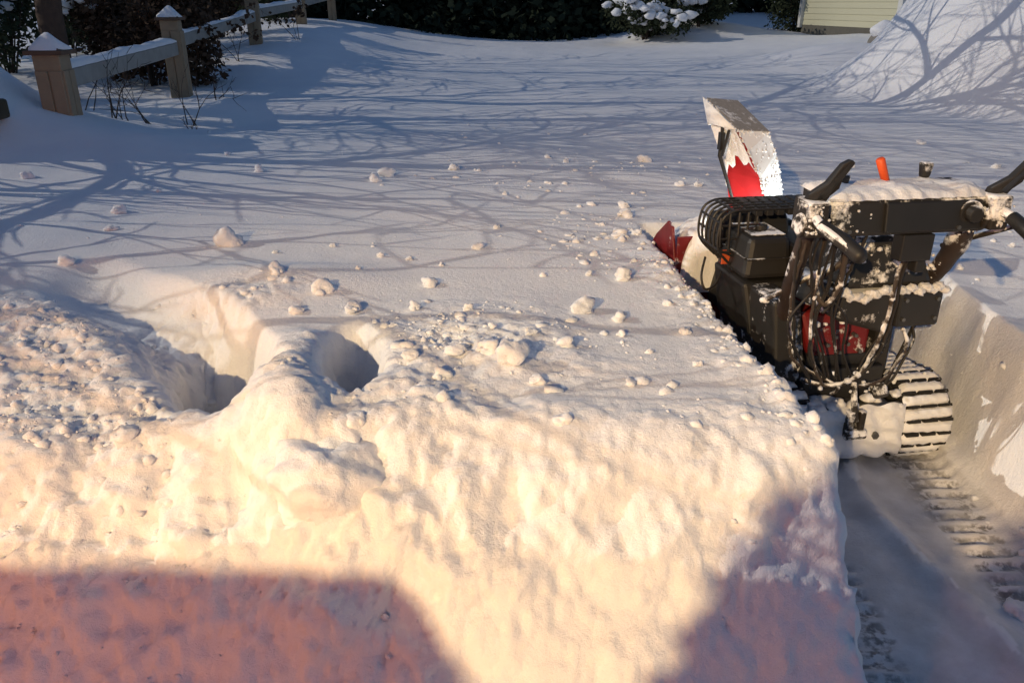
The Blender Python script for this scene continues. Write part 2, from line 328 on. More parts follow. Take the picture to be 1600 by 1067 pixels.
for i in range(4):
    a = Vector((*posts[i][:2], rz_[i][0])); b = Vector((*posts[i + 1][:2], rz_[i][1])); dv = b - a; u = dv.normalized(); s = u.cross(Vector((0, 0, 1))).normalized(); w = s.cross(u)
    a = a + u * .1; b = b - u * .09
    def sec(p, hw, z0, z1): return [p - s * hw + w * z0, p + s * hw + w * z0, p + s * hw + w * z1, p - s * hw + w * z1]
    m = MB(); q0, q1 = sec(a, .065, -.075, .06), sec(b, .065, -.075, .06); m.hexa(q0, q1)
    ro = m.build('rail', M['rail'], fence, bevel=.012)
    m = MB(); N = 26; vs = []
    for k in range(N + 1):
        t = k / N; p = a.lerp(b, t); hgt = .05 + .005 * math.sin(k * 1.7 + i) + .008 * math.sin(k * .63); hgt *= 1 if .03 < t < .97 else .4
        if i == 1 and .05 < t < .8: hgt *= .25
        for (sx, zz_) in ((-.062, .062), (-.058, .062 + hgt * .75), (-.02, .062 + hgt), (.025, .062 + hgt * .97), (.06, .062 + hgt * .7), (.064, .061)):
            vs.append(p + s * (sx + .006 * math.sin(k * 2.3 + sx * 50)) + w * zz_)
    m.add(vs, [(k * 6 + j, k * 6 + j + 1, (k + 1) * 6 + j + 1, (k + 1) * 6 + j) for k in range(N) for j in range(5)]).build('snow_strip', M['snow'], ro, smooth=True)

# ------------------------------------------------------------------ small house behind the heap
hs = thing('small_house', 'pale yellow lap sided house with white corner board behind the heap', 'house', (7.75, 17.15, 0), R(10))
hb = hz(7.4, 17)
MB().box((2.95, 2.0, .5), (5.8, 3.9, 1.14)).build('foundation', M['found'], hs, bevel=.01)
MB().box((3.0, 2.05, 2.6), (5.84, 3.94, 3.1)).build('wall', M['siding'], hs)
def plank(L): 
    return MB().add([(0, -.004, 0), (L, -.004, 0), (L, -.030, .003), (0, -.030, .003), (0, -.004, .135), (L, -.004, .135), (L, -.013, .135), (0, -.013, .135)], [(0, 1, 2, 3), (4, 7, 6, 5), (3, 2, 6, 7), (0, 4, 5, 1), (0, 3, 7, 4), (1, 5, 6, 2)])
pf = plank(5.7).build('siding_board', M['siding'], hs); ps = plank(3.8).build('siding_board', M['siding'], hs)
for k in range(22):
    for src, loc, rz in ((pf, (.13, .08, 1.06 + .128 * k), 0), (ps, (.08, 3.93, 1.06 + .128 * k), -R(90))):
        o = src if k == 0 else src.copy()
        if k: col.objects.link(o)
        o.parent = hs; o.location = loc; o.rotation_euler.z = rz
MB().box((.055, .055, 2.55), (.15, .15, 3.1)).build('corner_board', M['trim'], hs, bevel=.004)
MB().box((.055, 3.98, 2.55), (.15, .12, 3.1)).build('corner_board', M['trim'], hs, bevel=.004)
MB().prism([(-.4, 3.95), (2.0, 5.6), (4.4, 3.95), (4.4, 4.1), (2.0, 5.78), (-.4, 4.1)], 'x', -.35, 6.3).build('roof', M['shingle'], hs)
st = thing('snow_capped_stone', 'rounded stone under a puff of snow at the house corner', 'stone', (6.9, 15.9, hz(6.9, 15.9)))
MB().blob((0, 0, .12), .24, 5, 3, .9, .2).build('stone', M['stone'], st, smooth=True); MB().blob((.02, -.02, .30), .235, 6, 3, .62, .15).build('snow_cap', M['snow'], st, smooth=True)
tb = thing('landscape_timber', 'dark end of a landscape timber poking out of the snow at the left edge', 'timber', (-3.68, 5.55, hz(-3.68, 5.55)), R(4))
MB().box((0, 0, .06), (.42, .3, .13)).build('timber', M['timber'], tb, bevel=.02)
mm = MB()
for k in range(9): mm.blob((rng.uniform(-.22, .24), rng.uniform(-.14, .12), .135), rng.uniform(.05, .09), k, 2, .45)
mm.build('snow_cover', M['snow'], tb, smooth=True)

# ------------------------------------------------------------------ trees and shrubs
def grow(mb, p, d, r, L, depth, rr, spread=.75, minr=.003, droop=0.0, tips=None):
    n = max(3, int(L / .28)); pts = [p.copy()]; rad = [r]; q = p.copy(); dd = d.normalized(); kids = []
    for i in range(n):
        dd = (dd + Vector((rr.gauss(0, .13), rr.gauss(0, .13), rr.gauss(.03 - droop, .10)))).normalized(); q = q + dd * (L / n)
        pts.append(q.copy()); rad.append(r * (1 - .62 * (i + 1) / n))
        if depth > 0 and i >= (1 if depth < 4 else n // 3):
            for _ in range(1 if rr.random() < .75 else 2): kids.append((q.copy(), dd.copy(), rad[-1]))
    mb.tube(pts, rad, 8 if r > .06 else (5 if r > .012 else 4), caps=False)
    if tips is not None: tips.append((q.copy(), dd.copy()))
    for (kp, kd, kr) in kids:
        ax = Vector((rr.gauss(0, 1), rr.gauss(0, 1), rr.gauss(0, .6))).normalized(); nd = (kd + ax * spread * rr.uniform(.6, 1.3)).normalized()
        k2 = max(minr, kr * rr.uniform(.45, .72))
        grow(mb, kp, nd, k2, L * rr.uniform(.45, .7), depth - 1, rr, spread, minr, droop, tips)
def bare_tree(name, label, loc, H, r, seed, depth=3, lean=(0, 0), group=None, first=.3, nb=11, minr=.004):
    rr = random.Random(seed); t = thing(name, label, 'tree', loc, 0, group)
    tr = MB(); pts = []; rad = []; n = 14; q = Vector((0, 0, -.3)); 
    for i in range(n + 1):
        pts.append(q.copy()); rad.append(r * (1.25 if i == 0 else 1 - .8 * i / n)); q = q + Vector((lean[0] / n + rr.gauss(0, .05), lean[1] / n + rr.gauss(0, .05), H / n))
    tr.tube(pts, rad, 14); tr.build('trunk', M['bark'], t, smooth=True)
    br = MB()
    for k in range(nb):
        f = first + (1 - first) * (k + .5) / nb; i = int(f * n); p = pts[i].lerp(pts[min(i + 1, n)], f * n - i); a = k * 2.4 + rr.uniform(-.4, .4)
        grow(br, p, Vector((math.cos(a), math.sin(a), rr.uniform(.25, .8))), rad[i] * .55, H * rr.uniform(.28, .45) * (1.15 - .6 * f), depth, rr, .75, minr)
    br.build('crown', M['bark'], t, smooth=True); return t
bare_tree('bare_tree', 'reddish brown bare tree trunk standing behind the fence', (-5.05, 9.3, hz(-5.05, 9.3)), 8.5, .15, 4, 3, (.2, .3), first=.38, nb=9)
for k, (x, y, H, r, sd) in enumerate(((-6.6, 4.9, 4.6, .06, 29), (-9.0, 5.8, 7.5, .14, 21), (-8.2, 3.2, 5.6, .09, 26), (-12.2, 9.0, 9.0, .16, 23), (-13.5, 13.5, 9.5, .17, 25))):
    bare_tree('bare_tree', ['low bare tree nearest the left edge of the view', 'tall bare tree left of the view by the heap', 'small slender bare tree left of the near bank', 'bare tree far left of the fence', 'tallest bare tree at the far left'][k], (x, y, hz(x, y)), H, r, sd, 2 if k in (0, 2) else 3, (rng.uniform(-.4, .4), rng.uniform(-.4, .4)), 'bare yard trees left of the view', .22, 11 if k in (0, 2) else 8, .009)

def leaf_cloud(mb, pts, size, rr, droop=.3, aspect=.4):
    for p in pts:
        for _ in range(2):
            d = Vector((rr.gauss(0, 1), rr.gauss(0, 1), rr.gauss(-droop, .6))).normalized(); s = d.cross(Vector((rr.gauss(0, 1), rr.gauss(0, 1), rr.gauss(0, 1)))).normalized(); L = size * rr.uniform(.6, 1.4)
            o = Vector(p) + Vector((rr.gauss(0, size * .3), rr.gauss(0, size * .3), rr.gauss(0, size * .3)))
            mb.add([o, o + d * L * .5 + s * L * aspect, o + d * L, o + d * L * .5 - s * L * aspect], [(0, 1, 2, 3)])
def conifer(loc, H, W, seed, label, snowy=.0):
    rr = random.Random(seed); t = thing('evergreen_tree', label, 'tree', loc, 0, 'evergreens closing the far side of the yard')
    MB().tube([(0, 0, -.3), (0, 0, H * .5), (.05, 0, H)], [.13, .08, .01], 8).build('trunk', M['bark'], t, smooth=True)
    cr = MB(); pts = []; sp = []
    for k in range(2600):
        f = rr.random() ** 1.5; z = .02 + f * H; w = W * (1 - f) ** .75 * (.85 + .2 * math.sin(z * 5 + k % 7)); a = rr.uniform(0, 6.283); q = math.sqrt(rr.uniform(.25, 1))
        pts.append((math.cos(a) * w * q, math.sin(a) * w * q, z))
        if q > .8 and rr.random() < snowy: sp.append(pts[-1])
    leaf_cloud(cr, pts, .26, rr, .5, .28); cr.build('crown', M['pine'], t)
    if sp:
        sn = MB()
        for k, p in enumerate(sp): sn.blob((p[0], p[1], p[2] + .03), rr.uniform(.04, .1), seed * 50 + k, 1, .6)
        sn.build('snow_pads', M['snow'], t, smooth=True, kind='stuff')
for k, (x, y, H, W, sn) in enumerate(((-5.9, 26.0, 5.5, 1.7, 0), (-3.6, 25.2, 6.2, 1.9, 0), (-1.5, 24.6, 5.8, 1.8, 0), (.6, 24.4, 6.4, 1.9, 0), (2.3, 24.8, 5.6, 1.7, .002), (-7.8, 25.0, 6, 1.8, .004), (4.2, 26.5, 6, 1.8, .01), (9.5, 27, 6, 2, .02), (-2.6, 28, 7.5, 2.2, 0), (1.6, 28, 7.5, 2.2, 0), (-10.5, 23, 6, 2.0, .01), (6.6, 28.5, 7, 2, .02))):
    conifer((x, y, hz(x, y) - .05), H, W, 100 + k, ['dark evergreen just right of the last fence post', 'dark evergreen second in the row from the last fence post', 'dark evergreen left of the middle of the far row', 'dark evergreen right of the middle of the far row', 'dark evergreen beside the snow laden shrub', 'dark evergreen behind the far end of the fence, dusted with snow', 'snow dusted evergreen behind the two snow laden shrubs', 'snow dusted evergreen behind the yellow house', 'taller dark evergreen in the second row, left of centre', 'taller dark evergreen in the second row, right of centre', 'snow dusted evergreen far back behind the fence at left', 'snow dusted evergreen at the head of the snowy path'][k], sn)
def shrub(loc, rx, rz_, seed, mat, label, n=1500, leaf=.09, snow=0, cat='shrub', group=None, name='shrub', stems=9):
    rr = random.Random(seed); t = thing(name, label, cat, loc, 0, group); st_ = MB(); pts = []
    for k in range(stems):
        a = rr.uniform(0, 6.28); e = Vector((math.cos(a) * rx * .8 * rr.random(), math.sin(a) * rx * .8 * rr.random(), rz_ * rr.uniform(.7, 1.0)))
        st_.tube([(e.x * .1, e.y * .1, -.1), (e.x * .5, e.y * .5, e.z * .5), e], [.014, .01, .004], 5)
    st_.build('stems', M['twig'], t); sp = []
    lob = [(Vector((rr.gauss(0, rx * .42), rr.gauss(0, rx * .42), rr.uniform(.2, .85) * rz_)), rr.uniform(.25, .5)) for _ in range(12)]
    for k in range(n):
        c, q = rr.choice(lob); d = Vector((rr.gauss(0, 1), rr.gauss(0, 1), rr.gauss(0, 1))).normalized() * rr.random() ** .4; p = c + Vector((d.x * rx * q, d.y * rx * q, d.z * rz_ * q * .8))
        if p.z < .02: p.z = abs(p.z) + .02
        pts.append(p)
    cr = MB(); leaf_cloud(cr, pts, leaf, rr, .5, .26); cr.build('foliage', mat, t)
    if snow:
        sn = MB()
        for k, (c, q) in enumerate(lob):
            if rr.random() < snow:
                for j in range(7): sn.blob((c.x + rr.gauss(0, rx * q * .45), c.y - rx * q * .75 + rr.gauss(0, rx * q * .25), c.z + rz_ * q * rr.uniform(-.1, .5)), rx * q * rr.uniform(.2, .5), seed * 9 + k * 7 + j, 2, .6, .3, .06)
        sn.build('snow_pads', M['snow'], t, smooth=True, kind='stuff')
    return t
def at_ground(x, y, dz=0): return (x, y, hz(x, y) + dz)
shrub(at_ground(3.2, 20.4), .95, 1.15, 41, M['yew'], 'dark shrub laden with pads of snow beside the dark evergreens', 2200, .10, .9, stems=12)
shrub(at_ground(4.5, 20.8), .9, 1.15, 42, M['yew'], 'snow laden shrub on the hump left of the snowy path', 2200, .10, .75)
shrub(at_ground(7.2, 21.6), .8, 1.5, 43, M['yew'], 'dark green shrub against the house wall', 2000, .10, .25)
shrub(at_ground(-6.3, 8.9), .85, 1.3, 44, M['yew'], 'dark green shrub at the left edge behind the fence', 2200, .075, .15)
shrub(at_ground(-4.55, 10.6), .65, 1.3, 45, M['dead'], 'brown leaved shrub behind the second fence post', 2400, .085, 0)
shrub(at_ground(-5.3, 11.4), .8, 1.6, 46, M['dead'], 'brown leaved shrub behind the bare tree trunk', 2400, .085, .1)
shrub(at_ground(-4.85, 13.4), .7, 1.4, 47, M['dead'], 'brown shrub between the second and third fence posts', 2000, .09, .25)
shrub(at_ground(-6.9, 11.5), 1.0, 1.7, 48, M['yew'], 'tall green shrub behind the fence near the left corner', 2200, .09, .2)
shrub(at_ground(-5.4, 15.8), .9, 1.5, 49, M['dead'], 'dark brown shrub behind the third fence post', 1800, .1, .2)
shrub(at_ground(-5.5, 19.5), 1.0, 1.5, 50, M['yew'], 'dark shrub behind the farthest fence posts', 1800, .1, .1)
shrub(at_ground(-7.6, 14.5), 1.2, 2.2, 51, M['yew'], 'large dark shrub far behind the fence on the left', 2200, .11, .1)
shrub(at_ground(-5.6, 22.9), .6, 1.0, 52, M['pine'], 'low dark shrub at the end of the fence', 1500, .09, 0)
tw_labels = ['bare branching twig under the first fence rail, nearest post', 'forked bare twig under the middle of the first rail', 'thin bare twig under the first rail near the second post', 'small bare twig on the snow right of the second post', 'tiny dead sprig in the snow below the second post', 'dry brown stalk with withered leaves beside the fence', 'dry weed stems between the second and third posts', 'dry weed stems left of the third post', 'upright dead stem under the first rail', 'tangle of bare twigs behind the first rail']
for k, (x, y, h, leafy) in enumerate(((-3.35, 6.9, .34, 0), (-3.2, 7.3, .38, 0), (-3.05, 7.8, .34, 0), (-3.05, 8.6, .26, 0), (-2.9, 7.5, .12, 0), (-3.55, 14.3, .42, 1), (-3.9, 10.6, .5, 0), (-3.95, 12.2, .5, 1), (-3.55, 7.6, .4, 0), (-4.2, 8.2, .6, 0))):
    rr = random.Random(300 + k); t = thing('twig_plant', tw_labels[k], 'twig', at_ground(x, y), 0, 'twigs standing in the snow by the fence'); m = MB(); tips = []
    for j in range(3): grow(m, Vector((rr.uniform(-.06, .06), rr.uniform(-.04, .04), -.05)), Vector((rr.gauss(0, .5), rr.gauss(0, .3), 1)), .007, h * rr.uniform(.8, 1.2), 2, rr, .8, .0028, 0, tips)
    m.build('stems', M['twig'], t)
    if leafy: m = MB(); leaf_cloud(m, [p for p, _ in tips for _ in range(2)], .07, rr, .8); m.build('leaves', M['dead'], t)

# ------------------------------------------------------------------ loose snow
def ray_px(px, py):   # turns a place noted on the photograph into a spot on the snow
    a = (px - 800) / 1244; b = (533 - py) / 1244; c, s = math.cos(R(23)), math.sin(R(23)); d = Vector((a, c + b * s, -s + b * c)); t = 1.2
    for _ in range(1500):
        p = Vector((0, 0, 1.55)) + d * t
        if p.z < surf(p.x, p.y)[0]: break
        t += .01
    return p, t
clumps = [(360, 382, 42, 'largest round snow clump on the open snow left of centre'), (432, 426, 30, 'upright snow clump right of and below the largest round clump'), (505, 455, 34, 'angular snow clump casting a blue shadow above the knee holes'),
 (607, 275, 26, 'egg shaped snow clump alone on the far snow'), (588, 283, 20, 'flat snow chip beside the egg shaped clump'), (708, 265, 17, 'pale snow chip on the far snow right of the egg shaped clump'),
 (977, 338, 27, 'bright snowball left of the machine lit by its headlight'), (975, 324, 20, 'small snowball sitting on the bright snowball by the machine'), (672, 446, 27, 'round snow clump in the middle of the open snow'), (908, 486, 40, 'broad lumpy snow clump in front of the machine'),
 (967, 499, 24, 'snow clump just right of the broad lumpy clump'), (745, 388, 20, None), (640, 406, 12, None), (775, 356, 13, None), (595, 401, 12, None), (552, 486, 28, None), (465, 488, 24, None), (648, 482, 18, None), (732, 483, 18, None),
 (187, 332, 24, 'snow clump lying among the branch shadows on the left'), (175, 359, 16, None), (105, 412, 24, 'snow clump at the far end of the drag trough'), (1005, 252, 22, 'small peaked snow clump behind on the field'), (1062, 290, 13, None), (1090, 290, 13, None), (885, 253, 11, None), (972, 436, 28, 'flattened snow clump near the lane edge'),
 (968, 370, 26, None), (995, 366, 14, None), (830, 521, 20, None), (770, 512, 13, None), (885, 541, 30, None), (970, 524, 14, None), (325, 640, 36, 'angular snow chunk lying in the larger knee hole'), (200, 690, 46, 'upright snow chunk on the rim at left'),
 (405, 268, 18, None), (355, 242, 9, None), (44, 278, 18, None), (760, 548, 34, None), (798, 560, 46, 'biggest snow clump of the rubble right of the knee holes'), (715, 552, 30, None), (840, 600, 26, None), (690, 590, 34, None), (640, 560, 28, None), (1045, 476, 18, None), (1070, 520, 20, None), (920, 430, 12, None), (430, 395, 10, None), (560, 420, 9, None), (690, 415, 10, None), (250, 300, 9, None), (520, 385, 10, None), (1180, 285, 14, None), (1440, 225, 12, None), (1555, 262, 14, None), (1330, 262, 9, None), (1500, 420, 12, None), (1580, 385, 12, None), (880, 660, 26, None), (985, 600, 20, None), (1090, 570, 16, None), (560, 665, 34, None), (420, 640, 22, None), (1285, 640, 26, None), (1250, 615, 22, None), (1290, 690, 24, None), (1585, 955, 40, 'lump of snow at the foot of the right lane wall')]
anch = [(c[0], c[1], c[3]) for c in clumps if c[3]]; used_l = {}
def near_label(px, py, w):
    ax, ay, al = min(anch, key=lambda q: math.hypot(q[0] - px, (q[1] - py) * 1.6)); dx, dy = px - ax, py - ay
    side_ = ('right of' if dx > 0 else 'left of') if abs(dx) > abs(dy) * 1.3 else ('below' if dy > 0 else 'beyond')
    base = ('tiny' if w < 15 else 'small') + ' snow lump ' + side_ + ' the ' + ' '.join(al.split()[:6]); n_ = used_l.get(base, 0); used_l[base] = n_ + 1
    return ('', 'another ', 'a third ', 'a fourth ', 'a fifth ', 'a sixth ', 'a seventh ')[min(n_, 6)] + base
for k, (px, py, w, lab) in enumerate(clumps):
    p, t = ray_px(px, py); r = w / 2 * t / 1244 * .88
    z = surf(p.x, p.y)[0]
    m = MB().blob((0, 0, r * .45), r, 700 + k, 3, .8, .42, .06)
    for j in range(3): a = rng.uniform(0, 6.28); m.blob((math.cos(a) * r * .7, math.sin(a) * r * .6, r * rng.uniform(.1, .6)), r * rng.uniform(.3, .55), 900 + k * 3 + j, 2, .8, .4, .08)
    o = m.build('snow_clump', M['snow'], None, smooth=True); o.location = (p.x, p.y, z - r * .12); o.rotation_euler.z = rng.uniform(0, 6.28)
    tag(o, lab or near_label(px, py, w), 'snow clump', 'loose snow clumps')
bo = MB().blob((0, 0, 0), .118, 78, 5, .82, .2); bv = np.array(bo.v); bl = np.linalg.norm(bv, axis=1, keepdims=True)
bv += bv / bl * (.022 * fbm(bv[:, 0], bv[:, 1], bv[:, 2], 14, 5, 401, .6) + .012 * worley(bv[:, 0], bv[:, 1], bv[:, 2], 26, 402))[:, None]; bo.v = [tuple(q) for q in bv]
bo = bo.build('snow_boulder', M['snow'], None, smooth=True); bo.location = (-.455, 1.67, .46); tag(bo, 'big rounded block of snow bulging from the rim below the knee holes', 'snow block')
cr = MB(); crng = random.Random(5); placed = 0
def scatter(n, fn, r0, r1, sub=1):
    for _ in range(n):
        q = fn()
        if q is None: continue
        x, y = q; z, nn = surf(x, y); r = r0 + (r1 - r0) * crng.random() ** 5
        cr.blob((x + nn.x * r * .3, y + nn.y * r * .3, z - nn.z * r * .12), r, crng.randrange(10 ** 6), 1, crng.uniform(.55, 1), .34, .2)
def reg(x0, x1, y0, y1, msk=None):
    def f():
        for _ in range(30):
            x, y = crng.uniform(x0, x1), crng.uniform(y0, y1)
            if msk is None or crng.random() < msk(x, y): return x, y
    return f
cpat = lambda x, y: float(ss(-.15, .3, fbm(np.array([x]), np.array([y]), np.array([0.]), 4.5, 3, 222))[0]) + .06
rubm = lambda x, y: float(rubble(np.array([x]), np.array([y]))[0])
scatter(850, reg(-2.2, -.85, 1.75, 2.95, lambda x, y: rubm(x, y) * cpat(x, y)), .004, .022)
scatter(360, reg(-1.6, .8, 1.62, 1.98, lambda x, y: rubm(x, y) ** 2 * cpat(x, y)), .004, .022)
scatter(270, reg(-.55, .45, 1.85, 2.75, lambda x, y: math.exp(-((x + .15) / .4) ** 2 - ((y - 2.25) / .33) ** 2) * cpat(x, y)), .005, .028)
scatter(260, reg(-1.6, .78, 1.3, 1.65), .004, .012)
scatter(170, lambda: (lambda y: (TL(y) - abs(crng.gauss(.015, .05)), y))(crng.uniform(1.65, 3.3)), .006, .026)
scatter(80, reg(-2.5, 1.0, 2.6, 4.2), .003, .016)
scatter(70, reg(-3.5, 2.5, 4, 8), .006, .022)
scatter(190, lambda: (crng.gauss(.35, .55), crng.gauss(5.0, .32)), .005, .025)
scatter(120, lambda: (crng.gauss(.45, .18), crng.gauss(3.6, .3)), .006, .03)
scatter(90, reg(1.85, 4.0, 2.6, 6), .005, .02)
scatter(25, lambda: (lambda y: (TR(y) - .02 - abs(crng.gauss(0, .08)), y))(crng.uniform(1.6, 3.0)), .006, .025)
scatter(60, lambda: (1.68 + crng.gauss(0, .08), 1.78 + crng.gauss(0, .1)), .01, .035)
cr.build('snow_crumbs', M['snow'], None, smooth=True, kind='stuff')['label'] = 'loose crumbs of snow strewn over the bank'

# ------------------------------------------------------------------ the snow blower
SB = thing('snow_blower', 'red and black tracked snow blower crusted with snow in the cleared lane', 'snow blower', (1.2, 2.45, .012), R(9))
def part(name, mb, mat, parent=None, smooth=False, bevel=.006, kind=None): return mb.build(name, M[mat], parent or SB, smooth, bevel, kind)
def smooth_path(pts, n=6):
    P = [Vector(p) for p in pts]; out = []
    for i in range(len(P) - 1):
        p0, p1, p2, p3 = P[max(i - 1, 0)], P[i], P[i + 1], P[min(i + 2, len(P) - 1)]
        for k in range(n):
            t = k / n; out.append(.5 * ((2 * p1) + (p2 - p0) * t + (2 * p0 - 5 * p1 + 4 * p2 - p3) * t * t + (3 * p1 - p0 - 3 * p2 + p3) * t ** 3))
    return out + [P[-1]]
# tracks
def stadium(s, r0, c0, r1, c1):       # a point and normal angle at arc length share s (0..1) round the belt, v-z plane
    v0, z0 = c0; v1, z1 = c1; L1 = v1 - v0; A0 = math.pi * r0; A1 = math.pi * r1; T = 2 * L1 + A0 + A1; q = (s % 1) * T
    if q < L1: f = q / L1; return (v0 + L1 * f, (z0 + r0) * (1 - f) + (z1 + r1) * f, math.pi / 2)
    q -= L1
    if q < A1: a = math.pi / 2 - q / r1; return (v1 + r1 * math.cos(a), z1 + r1 * math.sin(a), a)
    q -= A1
    if q < L1: f = q / L1; return (v1 - L1 * f, (z1 - r1) * (1 - f) + (z0 - r0) * f, -math.pi / 2)
    q -= L1; a = -math.pi / 2 - q / r0; return (v0 + r0 * math.cos(a), z0 + r0 * math.sin(a), a)
PRM = (.142, (.115, .157), .105, (.62, .12))
lugm = padm = None
for s in (-1, 1):
    uc = .262 * s; n = 60; m = MB(); hw = .092; vs = []
    for k in range(n):
        v, z, a = stadium(k / n, *PRM)
        for w in (-hw, hw):
            for th in (0, -.016): vs.append((uc + w, v + math.cos(a) * th, z + math.sin(a) * th))
    fs = []
    for k in range(n):
        b0, b1 = 4 * k, 4 * ((k + 1) % n)
        fs += [(b0, b1, b1 + 2, b0 + 2), (b0 + 1, b0 + 3, b1 + 3, b1 + 1), (b0, b0 + 1, b1 + 1, b1), (b0 + 2, b1 + 2, b1 + 3, b0 + 3)]
    tr = m.add(vs, fs).build('track', M['rubber'], SB)
    for v, z, r in ((.115, .157, .12), (.62, .12, .085), (.37, .085, .05)):
        w = MB().tube([(uc - .05, v, z), (uc + .05, v, z)], r, 20); w.tube([(uc - .07, v, z), (uc + .07, v, z)], r * .35, 12); w.build('track_wheel', M['steel'], tr, bevel=.004)
    NL = 38
    for k in range(NL):
        v, z, a = stadium(k / NL, *PRM); mt = Matrix.Translation((uc, v, z)) @ Matrix.Rotation(a - math.pi / 2, 4, 'X')
        if lugm is None:
            q = MB()
            for cx, w in ((-.062, .046), (0, .052), (.062, .046)): q.box((cx, 0, .008), (w, .010, .018))
            lo = q.build('lug', M['rubber'], tr, bevel=.002); lugm = lo.data
        else: lo = link('lug', lugm, None, tr)
        lo.matrix_local = mt
        if z < .03: continue
        v, z, a = stadium((k + .5) / NL, *PRM); mt = Matrix.Translation((uc, v, z)) @ Matrix.Rotation(a - math.pi / 2, 4, 'X') @ Matrix.Rotation(rng.uniform(-.06, .06), 4, 'Z') @ Matrix.Scale(rng.uniform(.8, 1.05), 4, (1, 0, 0))
        if padm is None:
            q = MB(); nu, nv = 14, 5
            vs = []
            for j in range(nv + 1):
                for i in range(nu + 1):
                    fu, fv = i / nu * 2 - 1, j / nv * 2 - 1; e = max(0, 1 - abs(fu) ** 6) * max(0, 1 - abs(fv) ** 4)
                    vs.append((fu * .094, fv * .0205 * (1 + .08 * math.sin(i * 1.3)), -.002 + .024 * e ** .4 + .003 * math.sin(i * 2.1 + j)))
            q.add(vs, [(j * (nu + 1) + i, j * (nu + 1) + i + 1, (j + 1) * (nu + 1) + i + 1, (j + 1) * (nu + 1) + i) for j in range(nv) for i in range(nu)])
            pd = q.build('packed_snow', M['snow'], tr, smooth=True); padm = pd.data
        else: pd = link('packed_snow', padm, None, tr)
        pd.matrix_local = mt
# chassis
part('chassis', MB().box((-.03, .38, .27), (.30, .62, .2)).box((-.03, .25, .36), (.26, .3, .1)), 'black')
part('red_body', MB().hexa([(-.14, .10, .39), (.06, .10, .39), (.1, .7, .36), (-.2, .7, .36)], [(-.19, .14, .56), (.09, .14, .56), (.12, .72, .56), (-.22, .72, .56)]), 'red', bevel=.015)
rp = part('rear_plate', MB().box((-.015, .0, .165), (.37, .05, .18)).box((-.015, .06, .18), (.30, .1, .14)), 'steel', bevel=.012)
m = MB(); n1, n2 = 30, 16; vs = []
for j in range(n2 + 1):
    for i in range(n1 + 1):
        fu, fz = i / n1 * 2 - 1, j / n2 * 2 - 1; e = (max(0, 1 - abs(fu) ** 8) * max(0, 1 - abs(fz) ** 6)) ** .5
        vs.append((-.015 + fu * .19 * (1 - .04 * (fz > .5)), -.018 - .03 * e - .007 * math.sin(i * .9 + j * .4) * e - .006 * math.sin(j * 1.3 + i * .3) * e, .165 + fz * .1 + .006 * math.sin(i * .8)))
m.add(vs, [(j * (n1 + 1) + i, j * (n1 + 1) + i + 1, (j + 1) * (n1 + 1) + i + 1, (j + 1) * (n1 + 1) + i) for j in range(n2) for i in range(n1)])
for k in range(16): m.blob((rng.uniform(-.19, .17), -.01 + rng.uniform(-.01, .06), .258 + rng.uniform(-.01, .012)), rng.uniform(.015, .035), k + 30, 2, .6)
m.build('snow_crust', M['snow'], rp, smooth=True, kind='stuff')
hk = part('shift_lever', MB().tube(smooth_path([(-.05, -.02, .36), (-.06, -.06, .30), (-.05, -.07, .235)]), [.012] * 13, 8).box((-.07, -.065, .225), (.022, .03, .1)).box((-.03, -.065, .225), (.022, .03, .1)).tube([(-.085, -.075, .19), (-.012, -.075, .19)], .018, 10), 'blackc')
part('bolt', MB().tube([(.045, -.04, .165), (.045, -.06, .165)], .014, 6), 'steel', bevel=.002)
part('side_frame', MB().hexa([(-.27, .1, .30), (-.15, .1, .30), (-.15, .6, .3), (-.27, .6, .3)], [(-.29, .14, .60), (-.19, .14, .60), (-.19, .6, .6), (-.29, .6, .6)]).box((.12, .2, .45), (.06, .2, .24)), 'blackd', bevel=.012)
for k in range(7): part('bolt', MB().tube([(-.12 + .025 * k, .135 - .02, .42 + .03 * (k % 3)), (-.12 + .025 * k, .09, .42 + .03 * (k % 3))], .007, 6), 'steel', bevel=0)
# rear cover
rc = part('rear_cover', MB().hexa([(-.16, -.045, .70), (.155, -.045, .70), (.16, .28, .70), (-.17, .28, .70)], [(-.15, .0, .865), (.10, .0, .865), (.10, .25, .865), (-.15, .25, .865)]), 'panel', bevel=.02)
part('lower_cover', MB().hexa([(-.17, -.05, .60), (.0, -.05, .545), (.05, .22, .56), (-.2, .22, .60)], [(-.17, -.05, .69), (.05, -.055, .69), (.05, .25, .69), (-.18, .25, .69)]), 'panel', bevel=.012)
part('battery_box', MB().box((.105, .03, .628), (.155, .19, .118)), 'black', bevel=.012)
m = MB()
for k in range(150):
    u = -.17 + .36 * k / 149; m.blob((u, -.052 + .006 * math.sin(k * .5), .697 + .007 * math.sin(k * .33) - .02 * math.exp(-((u + .10) / .05) ** 2)), rng.uniform(.011, .016), k, 2, .8, .3, .06)
for k in range(40): m.blob((rng.uniform(-.15, .15), -.02 + rng.uniform(-.015, .01), rng.uniform(.71, .84)), rng.uniform(.004, .013), k + 90, 1, .8)
m.build('snow_crust', M['snow'], rc, smooth=True, kind='stuff')
